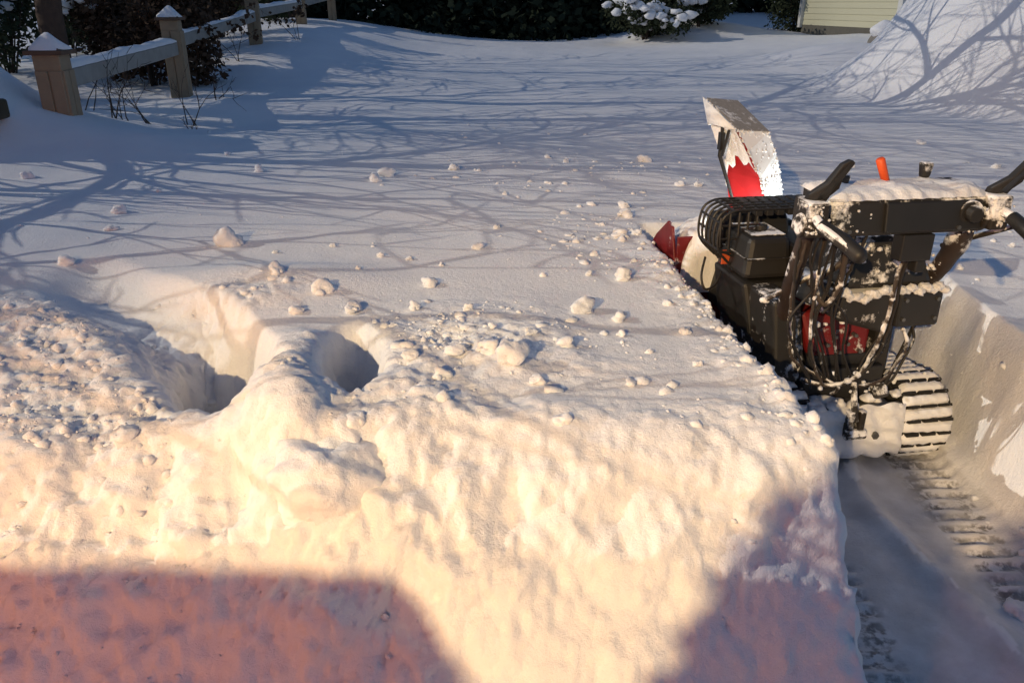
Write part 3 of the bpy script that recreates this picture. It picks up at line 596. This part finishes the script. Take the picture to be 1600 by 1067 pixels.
# dash and handles
da = part('dashboard', MB().hexa([(-.34, -.215, .925), (.15, -.215, .925), (.15, -.03, .925), (-.34, -.03, .925)], [(-.34, -.20, 1.03), (.15, -.20, 1.035), (.15, -.02, 1.05), (-.34, -.02, 1.045)]), 'blackd', bevel=.014)
part('dashboard_face', MB().box((-.03, -.2125, .978), (.30, .012, .085), rotm('X', -8)), 'black', da, bevel=.004)
part('switch_knob', MB().tube([(.085, -.21, .985), (.085, -.245, .982)], [.026, .022], 16).tube([(.085, -.20, .985), (.085, -.222, .984)], .036, 18), 'blackd', da, bevel=.003)
part('bracket', MB().box((-.06, -.19, .885), (.10, .05, .08)).box((-.02, -.17, .85), (.03, .04, .10)), 'black', bevel=.004)
m = MB(); nu, nv = 60, 10; vs = []
for j in range(nv + 1):
    for i in range(nu + 1):
        u = -.345 + .50 * i / nu; fv = j / nv; e = (max(0, 1 - abs(fv * 2 - 1) ** 5) * max(0, 1 - abs(i / nu * 2 - 1) ** 20)) ** .5
        vs.append((u, -.205 + .19 * fv + .004 * math.sin(i * 1.1), 1.028 + .008 * fv + e * (.02 + float(fbm(np.array([u]), np.array([fv * .2]), np.array([0.]), 11, 5, 501, .6)[0]) * .022)))
m.add(vs, [(j * (nu + 1) + i, j * (nu + 1) + i + 1, (j + 1) * (nu + 1) + i + 1, (j + 1) * (nu + 1) + i) for j in range(nv) for i in range(nu)])
m.build('snow_layer', M['snow'], da, smooth=True)
m = MB()
for k in range(34): m.blob((rng.choice([rng.uniform(-.35, -.2), rng.uniform(.08, .18)]), -.213 + rng.uniform(-.003, .004), .925 + .1 * rng.random()), rng.uniform(.002, .005), k + 300, 1, .9, .3, .15)
m.build('snow_crust', M['snow'], da, smooth=True, kind='stuff')
for s, u0 in ((-1, -.395), (1, .165)):
    h = part('handlebar', MB().tube(smooth_path([(u0 - .03 * s, -.10, .985), (u0, -.2, .995), (u0 + .012 * s, -.30, .972), (u0 + (.035 if s < 0 else .02), -.40, .93)]), .014, 10), 'blackc', bevel=0)
    e = u0 + (.035 if s < 0 else .02)
    part('grip', MB().tube([(u0 + .01 * s, -.27, .98), (u0 + (.02 if s < 0 else .012), -.34, .955), (e, -.40, .93), (e + .003, -.412, .925)], [.019, .021, .022, .014], 14), 'black', h, smooth=True, bevel=0)
    part('clamp', MB().box((u0, -.19, .985), (.06, .10, .10)).tube([(u0 - .04, -.2, .965), (u0 + .04, -.2, .965)], .034, 14), 'blackc', h, bevel=.008)
    # paddle lever
    lv = [(u0 - .022, -.17, .99), (u0 - .018, -.19, 1.05), (u0 + .008, -.23, 1.09), (u0 + .028, -.26, 1.145), (u0 + .046, -.27, 1.158), (u0 + .062, -.262, 1.148), (u0 + .05, -.235, 1.1), (u0 + .052, -.22, 1.07), (u0 + .04, -.2, 1.045), (u0 + .028, -.17, .99)]
    m = MB(); n = len(lv); m.add([(a, b - .011, c) for a, b, c in lv] + [(a, b + .013, c) for a, b, c in lv], [tuple(range(n))[::-1], tuple(range(n, 2 * n))] + [(i, (i + 1) % n, n + (i + 1) % n, n + i) for i in range(n)])
    part('control_lever', m, 'black', h, bevel=.005)
    m = MB()
    for k in range(34): m.blob((u0 + rng.gauss(.0, .02), -.238 + rng.gauss(0, .004), rng.uniform(.945, 1.03)), rng.uniform(.002, .006), k + 500, 1, 1, .3, .15)
    m.build('snow_crust', M['snow'], h, smooth=True, kind='stuff')
part('brake_wire_lever', MB().tube(smooth_path([(.185, -.25, .985), (.20, -.30, .95), (.205, -.33, .90), (.20, -.35, .87)]), [.011] * 19, 8).blob((.20, -.35, .868), .013, 3, 2), 'black', smooth=True, bevel=0)
ol = part('chute_lever', MB().tube([(-.078, -.06, 1.0), (-.086, -.06, 1.03)], .006, 8), 'steel', bevel=0)
part('lever_grip', MB().tube([(-.086, -.06, 1.028), (-.121, -.055, 1.112), (-.123, -.055, 1.116)], [.0115, .0135, .010], 14), 'orange', ol, smooth=True, bevel=0)
for u, z, w in ((.034, 1.075, .032), (-.228, 1.048, .028)):
    k_ = part('speed_lever', MB().tube([(u, -.05, 1.0), (u, -.055, z)], .007, 8), 'steel', bevel=0)
    part('knob', MB().hexa([(u - w * .4, -.065, z - .022), (u + w * .4, -.065, z - .022), (u + w * .4, -.04, z - .022), (u - w * .4, -.04, z - .022)], [(u - w * .55, -.07, z + .026), (u + w * .55, -.07, z + .026), (u + w * .55, -.035, z + .026), (u - w * .55, -.035, z + .026)]), 'blackd', k_, bevel=.008)
part('handle_column', MB().tube(smooth_path([(.15, -.13, .93), (.175, -.06, .82), (.2, .04, .70), (.19, .16, .58)]), [.03, .03, .033, .036, .038, .036, .032, .03, .03, .03, .028, .028, .028, .028, .028, .028, .028, .028, .028], 10), 'rust', smooth=True, bevel=0)
part('brace_rod', MB().tube([(.235, -.23, .945), (.16, -.03, .83)], .008, 8), 'blackc', smooth=True, bevel=0)
part('handle_column', MB().tube(smooth_path([(-.36, -.13, .93), (-.335, -.05, .8), (-.29, .06, .66), (-.24, .16, .54)]), .026, 10), 'rust', smooth=True, bevel=0)
m = MB()
for k in range(18): t = rng.random(); m.blob((-.36 + .12 * t + rng.gauss(0, .012), -.15 + .28 * t, .93 - .38 * t + rng.gauss(0, .012)), rng.uniform(.002, .006), k + 600, 1, 1, .3, .15)
for k in range(26): t = rng.random(); m.blob((.145 + .06 * t + rng.gauss(0, .016), -.15 + .18 * t, .92 - .24 * t), rng.uniform(.002, .006), k + 660, 1, 1, .3, .15)
part('snow_crust', m, 'snow', smooth=True, bevel=0, kind='stuff')
# engine, tank, muffler guard
part('engine_block', MB().box((.0, .48, .60), (.26, .34, .26)).tube([(.0, .29, .62), (.0, .33, .62)], .1, 20), 'black', bevel=.02)
ft_ = part('fuel_tank', MB().hexa([(-.315, .34, .615), (-.13, .34, .615), (-.13, .62, .615), (-.315, .62, .615)], [(-.295, .36, .765), (-.14, .36, .765), (-.14, .60, .765), (-.295, .60, .765)]), 'black', bevel=.02)
part('tank_top_frost', MB().box((-.2175, .48, .768), (.13, .2, .006)), 'panel', ft_, bevel=.002)
part('filler_cap', MB().tube([(-.215, .45, .77), (-.215, .45, .79)], .022, 14), 'black', ft_, bevel=.003)
part('recoil_cover', MB().hexa([(-.28, .30, .40), (-.12, .30, .40), (-.12, .62, .40), (-.28, .62, .40)], [(-.315, .34, .605), (-.13, .34, .605), (-.13, .62, .605), (-.315, .62, .605)]), 'black', bevel=.015)
part('belt_cover', MB().hexa([(-.2, .66, .33), (.2, .66, .33), (.2, .93, .33), (-.2, .93, .33)], [(-.17, .66, .63), (.17, .66, .63), (.16, .9, .6), (-.16, .9, .6)]), 'black', bevel=.02)
g = MB(); u0, u1, v0, v1, z0, z1 = -.365, .02, .47, .66, .635, .835; rb_ = .0048
def wire(p): g.tube(p, rb_, 6)
for k in range(6):                               # left cheek bars running over the top as ribs
    v = v0 + (v1 - v0) * k / 5; wire(smooth_path([(u0 + .07, v, z0 - .015), (u0, v, z0 + .06), (u0, v, z1 - .04), (u0 + .04, v, z1), (u0 + .12, v, z1 + .006), (u1, v, z1 + .004)], 4))
for z in (z0 + .06, z0 + .11, z1 - .04): wire([(u0, v0, z), (u0, v1, z)])
for k in range(9): u = u0 + .05 + k * .046; wire([(u, v0, z1 + .003), (u, v1, z1 + .003)])
for k in range(5): u = u0 + k * .035; wire(smooth_path([(u, v0, z1 - .02 + .018 * min(k, 1)), (u, v0 - .004, z1 - .08), (u + .005, v0, z0 + .07 - .018 * k)], 3))
for z in (z0 + .05, z0 + .1, z0 + .15): wire([(u0, v0, z), (u0 + .145, v0, z)])
wire([(u0, v0, z0 + .06), (u0 + .14, v0, z0 - .005)])
gd = part('muffler_guard', g, 'black', bevel=0)
m = MB()
for k in range(7): m.hexa([(u0 + .13 + k * .042, v0 - .006, z1 - .018), (u0 + .158 + k * .042, v0 - .006, z1 - .018), (u0 + .158 + k * .042, v1, z1 - .002), (u0 + .13 + k * .042, v1, z1 - .002)], [(u0 + .13 + k * .042, v0 - .006, z1 + .002), (u0 + .158 + k * .042, v0 - .006, z1 + .002), (u0 + .158 + k * .042, v1, z1 + .012), (u0 + .13 + k * .042, v1, z1 + .012)])
part('guard_louvres', m, 'black', gd, bevel=.003)
part('muffler', MB().tube([(-.33, .62, .73), (-.05, .62, .73)], .075, 18), 'black', bevel=.012)
part('orange_label', MB().box((-.315, .488, .66), (.05, .006, .055)), 'orange2', bevel=.002)
part('starter_wire', MB().tube(smooth_path([(-.40, .50, .66), (-.425, .46, .60), (-.415, .44, .555), (-.37, .46, .56), (-.33, .5, .60)]), .0045, 6), 'cable', smooth=True, bevel=0)
# chute
CRS = [Matrix.Rotation(R(a_), 3, 'Z') for a_ in (48, 44, 35, 26, 20)]; CR = CRS[-1]
secs = [(0.035, 1.0, .50, .105, .105), (.03, 1.0, .72, .10, .098), (-.005, 1.0, .86, .098, .092), (-.045, 1.0, .97, .097, .088), (-.085, 1.005, 1.055, .097, .084)]
m = MB(); vs = []
for CR, (u, v, z, a, b) in zip(CRS, secs):
    for (sx, sy) in ((-1, -1), (1, -1), (1, 1), (-1, 1)):
        q = CR @ Vector((sx * a * .9, sy * b * .9, 0)); vs.append((u + q.x, v + q.y, z - .12 * (q.x) * (z > .8)))
m.add(vs, [(i * 4 + j, i * 4 + (j + 1) % 4, (i + 1) * 4 + (j + 1) % 4, (i + 1) * 4 + j) for i in range(4) for j in range(3)])
ch = part('chute', m, 'chute_front', bevel=0)
# left red side wall with its own paint
vs = []
for CR, (u, v, z, a, b) in zip(CRS, secs):
    for t in (-1.0, 1.0):
        q = CR @ Vector((-a * .9, t * b * .9, 0)); vs.append((u + q.x, v + q.y, z - .12 * q.x * (z > .8)))
m = MB().add(vs, [(2 * i, 2 * i + 1, 2 * i + 3, 2 * i + 2) for i in range(4)])
part('chute_side', m, 'redc', ch, bevel=0)
u, v, z, a, b = secs[-1]; L = [CR @ Vector((sx * a * .93, sy * b * .95, 0)) for sx, sy in ((-1, -1), (1, -1), (1, 1), (-1, 1))]
base = [(u + q.x, v + q.y, z - .12 * q.x) for q in L]
off = Vector((-.02, .03, .105)); topq = [Vector(p) + off * k for p, k in zip(base, (.05, .05, 1, 1))]
de = part('deflector', MB().hexa(base, [tuple(p) for p in topq]), 'chute_top', bevel=.006)
m = MB(); pts_l = [Vector(base[0]), Vector(base[3]), topq[3], topq[0]]; m.add([tuple(p + Vector((-.006, -.004, 0))) for p in pts_l] + [tuple(p + Vector((-.022, -.012, .004))) for p in pts_l], [(0, 1, 2, 3), (7, 6, 5, 4), (0, 4, 5, 1), (1, 5, 6, 2), (2, 6, 7, 3), (3, 7, 4, 0)])
for k in range(40): f, h_ = rng.random(), rng.random(); p = pts_l[0].lerp(pts_l[1], f).lerp(pts_l[3].lerp(pts_l[2], f), h_); m.blob((p.x - .012, p.y - .012, p.z), rng.uniform(.005, .011), k + 800, 1, 1.0, .2)
part('snow_crust', m, 'snow', de, smooth=True, bevel=0, kind='stuff')
m = MB()
def on_face(f, i, sx0, sy0, sx1, sy1):      # a point on the chute wall between two corners at height share f
    k = min(int(f * 4), 3); t = f * 4 - k; A, B = secs[k], secs[k + 1]; out = []
    for CR, S in ((CRS[k], A), (CRS[k + 1], B)):
        q0, q1 = CR @ Vector((sx0 * S[3] * .9, sy0 * S[4] * .9, 0)), CR @ Vector((sx1 * S[3] * .9, sy1 * S[4] * .9, 0)); q = q0.lerp(q1, i); out.append(Vector((S[0] + q.x, S[1] + q.y, S[2] - .12 * q.x * (S[2] > .8))))
    return out[0].lerp(out[1], t)
for k in range(330):
    f = rng.random(); p = on_face(f, rng.uniform(0, 1), -1, -1, 1, -1)
    if .66 < f < .95 and rng.random() < .75: continue
    m.blob((p.x, p.y, p.z), rng.uniform(.003, .007), k, 1, 1.1, .3, .15)
for k in range(150): f = rng.random(); p = on_face(f, rng.choice([0, 1]), -1, -1, 1, -1); p2 = on_face(f, 1, 1, -1, 1, 1) if rng.random() < .5 else p; m.blob(tuple(p2), rng.uniform(.003, .008), k + 400, 1, 1, .3, .15)
for k in range(40): f = rng.uniform(.75, 1); i = rng.random(); p = on_face(f, i, -1, -1, -1, 1); m.blob((p.x - .004, p.y, p.z), rng.uniform(.003, .007), k + 2000, 1, 1.1)
part('snow_crust', m, 'snow', ch, smooth=True, bevel=0, kind='stuff')
vs = []; nf, ni = 12, 10
for j in range(nf + 1):
    for i in range(ni + 1):
        w_ = i / ni; lowf = .50 + .32 * w_ ** 1.5 * 0 + .16 * math.sin(w_ * 3.1 + .4) + .05 * math.sin(w_ * 17); pp = on_face(min(.999, lowf + (1 - lowf) * j / nf), w_, -1, -1, -1, 1); vs.append((pp.x - .0055 - .004 * (j > 0) - .003 * rng.random(), pp.y - .006, pp.z))
part('snow_film', MB().add(vs, [(j * (ni + 1) + i, j * (ni + 1) + i + 1, (j + 1) * (ni + 1) + i + 1, (j + 1) * (ni + 1) + i) for j in range(nf) for i in range(ni)]), 'snow', ch, smooth=True, bevel=0)
p = on_face(.9, .55, -1, -1, -1, 1); q = on_face(.25, .75, -1, -1, -1, 1)
part('deflector_rod', MB().tube([(p.x - .03, p.y - .015, p.z + .06), (p.x - .028, p.y - .01, p.z - .08), (q.x - .022, q.y - .01, q.z)], [.007, .009, .006], 8).box((p.x - .03, p.y - .015, p.z - .02), (.018, .03, .07)).tube([(p.x - .02, p.y - .06, p.z + .03), (p.x - .026, p.y - .03, p.z - .08)], .006, 6), 'black', ch, bevel=0)
# auger housing
ho = part('auger_housing', MB().box((.015, .955, .33), (.71, .012, .56)).tube([(-.33, 1.12, .30), (.36, 1.12, .30)], .05, 12), 'red', bevel=.004)
for s, u in ((-1, -.345), (1, .37)):
    part('side_plate', MB().prism([(.93, .05), (1.36, .05), (1.36, .40), (1.20, .56), (1.06, .655), (1.0, .64), (.93, .46)], 'x', u - .006, u + .006), 'red', ho, bevel=.003)
ag = MB(); hp = []
for k in range(90):
    t = k / 89; a = t * 18; hp.append((-.31 + .64 * t, 1.14 + .17 * math.cos(a), .25 + .17 * math.sin(a)))
part('auger', ag.tube(hp, .014, 6), 'red', ho, bevel=0)
nu, nv = 56, 40; vs = []
for j in range(nv + 1):
    for i in range(nu + 1):
        fu, fv = i / nu, j / nv; u = -.325 + .675 * fu; e = (max(0, 1 - abs(fu * 2 - 1) ** 10) * max(0, 1 - abs(fv * 2 - 1) ** 6)) ** .5
        n_ = float(fbm(np.array([u]), np.array([fv * .4]), np.array([0.]), 9, 5, 611, .6)[0])
        zt = .36 + e * (.25 + .055 * math.exp(-((u + .2) / .14) ** 2) - .14 * fv ** 2 + .05 * n_); vs.append((u, .915 + .40 * fv - .03 * e * (1 - fv) + .02 * n_, zt))
m = MB().add(vs, [(j * (nu + 1) + i, j * (nu + 1) + i + 1, (j + 1) * (nu + 1) + i + 1, (j + 1) * (nu + 1) + i) for j in range(nv) for i in range(nu)])
m.build('snow_pile', M['snow'], ho, smooth=True)
# cables and rods
part('crank_rod', MB().tube([(-.355, .08, .637), (-.21, -.06, .80)], .0085, 8).blob((-.357, .082, .635), .016, 4, 2), 'cablesnow', smooth=True, bevel=0)
part('crank_rod', MB().tube([(-.27, -.02, .72), (-.19, -.1, .83)], .011, 8), 'rust', smooth=True, bevel=0)
cabs = [([(-.05, -.19, .90), (-.056, -.15, .80), (-.045, -.12, .62), (-.06, -.1, .50), (-.09, -.08, .41), (-.16, -.05, .372), (-.22, .02, .365)], .0095, 'cablesnow'), ([(-.04, -.19, .90), (-.045, -.15, .78), (-.03, -.12, .61), (-.05, -.1, .47), (-.1, -.07, .39), (-.17, -.03, .36)], .008, 'cable'),
 ([(-.37, -.15, .96), (-.36, -.12, .86), (-.35, -.08, .76), (-.335, -.05, .66), (-.31, -.03, .54), (-.29, -.02, .47), (-.22, -.02, .415), (-.12, -.04, .36), (-.1, .02, .30)], .008, 'cablesnow'), ([(-.36, -.16, .97), (-.375, -.12, .88), (-.35, -.08, .72), (-.31, -.05, .58), (-.285, -.02, .5), (-.25, .0, .42)], .006, 'cable'),
 ([(-.33, -.16, .96), (-.30, -.12, .85), (-.29, -.1, .72), (-.275, -.08, .60), (-.25, -.06, .52), (-.215, -.05, .43), (-.18, -.05, .375)], .007, 'cablesnow'), ([(-.25, -.18, .93), (-.235, -.14, .83), (-.225, -.12, .74), (-.25, -.1, .68), (-.275, -.08, .72), (-.27, -.09, .78)], .011, 'cablesnow'),
 ([(-.2, -.18, .93), (-.205, -.13, .8), (-.215, -.1, .70), (-.235, -.07, .64)], .006, 'cable'), ([(.07, -.05, .56), (.09, -.06, .50), (.06, -.06, .43), (.02, -.06, .38), (-.05, -.05, .36)], .008, 'rust'), ([(.12, -.02, .57), (.13, -.03, .5), (.06, -.05, .36), (.0, -.05, .33)], .006, 'cable'), ([(-.02, -.08, .57), (-.08, -.09, .48), (-.085, -.08, .40)], .005, 'cable')]
for pts, r, mt in cabs:
    sp = smooth_path(pts, 7); part('cable', MB().tube([p + Vector((rng.gauss(0, .0012), rng.gauss(0, .0012), 0)) for p in sp], [r * .72 * rng.uniform(.85, 1.2) for _ in sp], 8), mt, smooth=True, bevel=0)
m = MB()
for pts, r, mt in cabs:
    if mt != 'cablesnow': continue
    sp = smooth_path(pts, 7)
    for k in range(len(sp)):
        if rng.random() < .05: m.blob(tuple(sp[k] + Vector((0, -.001, .002))), r * rng.uniform(.8, 1.35), k, 1, 1.0, .3)
for k in range(22): m.blob((rng.gauss(-.06, .1), rng.uniform(-.06, .1), .345 + rng.gauss(0, .02)), rng.uniform(.004, .011), k + 40, 1, .8, .3, .12)
for k in range(3): m.blob((-.2 + rng.gauss(0, .03), -.05 + rng.gauss(0, .01), .585 + rng.gauss(0, .008)), rng.uniform(.006, .013), k + 140, 1, .8, .3, .1)
part('snow_crust', m, 'snow', smooth=True, bevel=0, kind='stuff')
part('gear_knob', MB().tube([(.02, -.05, .36), (.02, -.08, .33)], [.028, .024], 12), 'blackc', bevel=.004)
part('tie_rod', MB().tube([(.15, .0, .56), (.03, -.07, .37)], .007, 8), 'cable', smooth=True, bevel=0)
for k in range(8):            # thin control wires gathered at the left column
    a_, b_ = rng.uniform(-.36, -.22), rng.uniform(-.30, -.12); pts = [(a_, -.17, .95), (a_ + rng.gauss(0, .02), -.13, .85), (a_ + rng.gauss(.02, .025), -.10, .74), (b_ + rng.gauss(-.04, .02), -.08, .62), (b_ + rng.gauss(0, .02), -.06, .50), (b_ + .05, -.04, .40), (b_ + .09, .0, .34)]
    part('control_wire', MB().tube(smooth_path(pts, 6), .0042, 6), 'cable', smooth=True, bevel=0)
for k in range(6): part('vent_slot', MB().box((-.205, .317 + .0055 * k, .43 + .028 * k), (.10, .012, .008)), 'steel' if k == 5 else 'blackd', bevel=.001)
part('tank_seam', MB().box((-.2225, .347, .69), (.165, .012, .006)).box((-.309, .48, .69), (.008, .24, .006)), 'blackd', bevel=.001)
for u, z in ((-.29, .945), (.05, .945), (-.14, .835), (.08, .835), (.05, .60), (.16, .60), (.05, .665), (.16, .665)):
    v_ = -.222 if z > .9 else (-.012 if z > .8 else -.067); part('bolt', MB().tube([(u, v_ - .006, z), (u, v_ + .02, z)], .0065, 8), 'steel', bevel=0)
# its lit headlight
hl = part('headlight', MB().box((.02, .76, .69), (.10, .05, .065)).box((.02, .75, .64), (.03, .04, .06)), 'black', bevel=.01)
part('headlight_lens', MB().box((.02, .788, .69), (.085, .006, .05)), 'head', hl, bevel=.002)
ld = bpy.data.lights.new('headlight_beam', 'SPOT'); ld.energy = 13; ld.color = (.93, 1, .95); ld.spot_size = R(150); ld.spot_blend = .6; ld.shadow_soft_size = .04
lo = bpy.data.objects.new('headlight_beam', ld); col.objects.link(lo); lo.parent = hl; lo.location = (.02, .81, .69)
lo.rotation_euler = Vector((.15, -1, -.12)).to_track_quat('Z', 'Y').to_euler()

# ------------------------------------------------------------------ behind the viewer: floodlight, garage, parked car and two small evergreens, all but the first added to shape the light
fl = thing('yard_floodlight', 'lit yellow floodlight on a tall pole behind the viewer', 'floodlight', (-3.3, -6.6, 0))
MB().tube([(0, 0, 0), (0, 0, 4.2)], [.07, .045], 12).build('pole', M['steel'], fl); MB().tube([(0, 0, 4.15), (0, .25, 4.25)], .03, 8).build('arm', M['steel'], fl)
hd = MB().box((0, .33, 4.22), (.34, .16, .26), rotm('X', -30)).build('lamp_head', M['black'], fl, bevel=.02)
MB().box((0, .413, 4.175), (.28, .008, .2), rotm('X', -30)).build('lens', M['lens'], hd)
ld = bpy.data.lights.new('floodlight_beam', 'SPOT'); ld.energy = 4200; ld.color = (1, .69, .35); ld.spot_size = R(42); ld.spot_blend = 1.0; ld.shadow_soft_size = .06
lo = bpy.data.objects.new('floodlight_beam', ld); col.objects.link(lo); lo.parent = fl; lo.location = (0, .47, 4.13); lo.rotation_euler = Vector((-3.9, -7.6, 4.0)).to_track_quat('Z', 'Y').to_euler()

ga = thing('shade_garage', 'unseen garage wall beside the parked car left of the viewer', 'shade_garage', (-4.0, 1.76, 0))  # unseen building added to keep the sun off the lower bank face
MB().box((-2.5, -4.9, 1.75), (5.0, 9.7, 3.5)).build('wall', M['siding'], ga); MB().box((-.03, -.03, 1.75), (.14, .14, 3.5)).build('corner_board', M['trim'], ga)
MB().prism([(-5.3, 3.45), (.3, 3.45), (.3, 3.6), (-2.5, 5.3), (-5.3, 3.6)], 'y', -9.9, .1).build('roof', M['shingle'], ga)
MB().box((-2.6, .03, 1.1), (2.6, .06, 2.2)).build('door', M['trim'], ga, bevel=.01)

car = thing('shade_car', 'dark estate car added unseen behind the viewer for its shadow and red glow', 'car', (-2.12, -.62, 0))  # unseen car added so its roof edge shades the foot of the bank
side = [(0, .42), (-.03, .95), (-.12, 1.1), (-.24, 1.51), (-.5, 1.565), (-2.3, 1.56), (-2.75, 1.5), (-3.35, 1.08), (-4.3, .95), (-4.5, .75), (-4.5, .35), (0, .35)]
n = len(side); m = MB(); ins = [.0, .0, .0, .03, .04, .05, .06, .02, .04, .06, .04, .0]
m.add([(-.92 + i_, y, z) for (y, z), i_ in zip(side, ins)] + [(.92 - i_, y, z) for (y, z), i_ in zip(side, ins)], [tuple(range(n)), tuple(range(n, 2 * n))[::-1]] + [(i, n + i, n + (i + 1) % n, (i + 1) % n) for i in range(n)])
m.build('body', M['carp'], car, bevel=.012)
MB().hexa([(-.7, -.085, 1.12), (.7, -.085, 1.12), (.7, -.12, 1.12), (-.7, -.12, 1.12)], [(-.64, -.228, 1.46), (.64, -.228, 1.46), (.64, -.26, 1.46), (-.64, -.26, 1.46)]).build('rear_window', M['glass'], car)
for s in (-1, 1):
    for y in (-.85, -3.6):
        w = MB().tube([(s * .72, y, .33), (s * .93, y, .33)], .33, 24).build('wheel', M['rubber'], car, bevel=.03); MB().tube([(s * .9, y, .33), (s * .936, y, .33)], .2, 18).build('rim', M['steel'], w)
    MB().box((s * .80, -.005, .86), (.17, .06, .24), rotm('X', 4)).build('fill_tail_light', M['tail'], car, bevel=.01)  # lamps added to tint the shaded bank foot red
for k, (x, y, H, W, lab) in enumerate(((-.72, -1.28, 1.80, .22, 'narrow evergreen added behind the viewer to shade the bank corner'), (-.24, -1.2, 1.62, .36, 'broader evergreen added behind the viewer to shade the lane floor'))):  # unseen evergreens added to hold the floodlight off bank corner and lane floor
    rr = random.Random(60 + k); t = thing('shade_evergreen', lab, 'tree', (x, y, 0)); MB().tube([(0, 0, -.05), (0, 0, H)], [.04, .006], 7).build('trunk', M['bark'], t)
    pts = []
    for q in range(3000):
        f = rr.random() ** 1.2; w = W * (1 - f) ** .42; a = rr.uniform(0, 6.283); d_ = math.sqrt(rr.random()); pts.append((math.cos(a) * w * d_, math.sin(a) * w * d_, f * H))
    m = MB(); leaf_cloud(m, pts, .10, rr, .4, .3); m.build('crown', M['pine'], t)
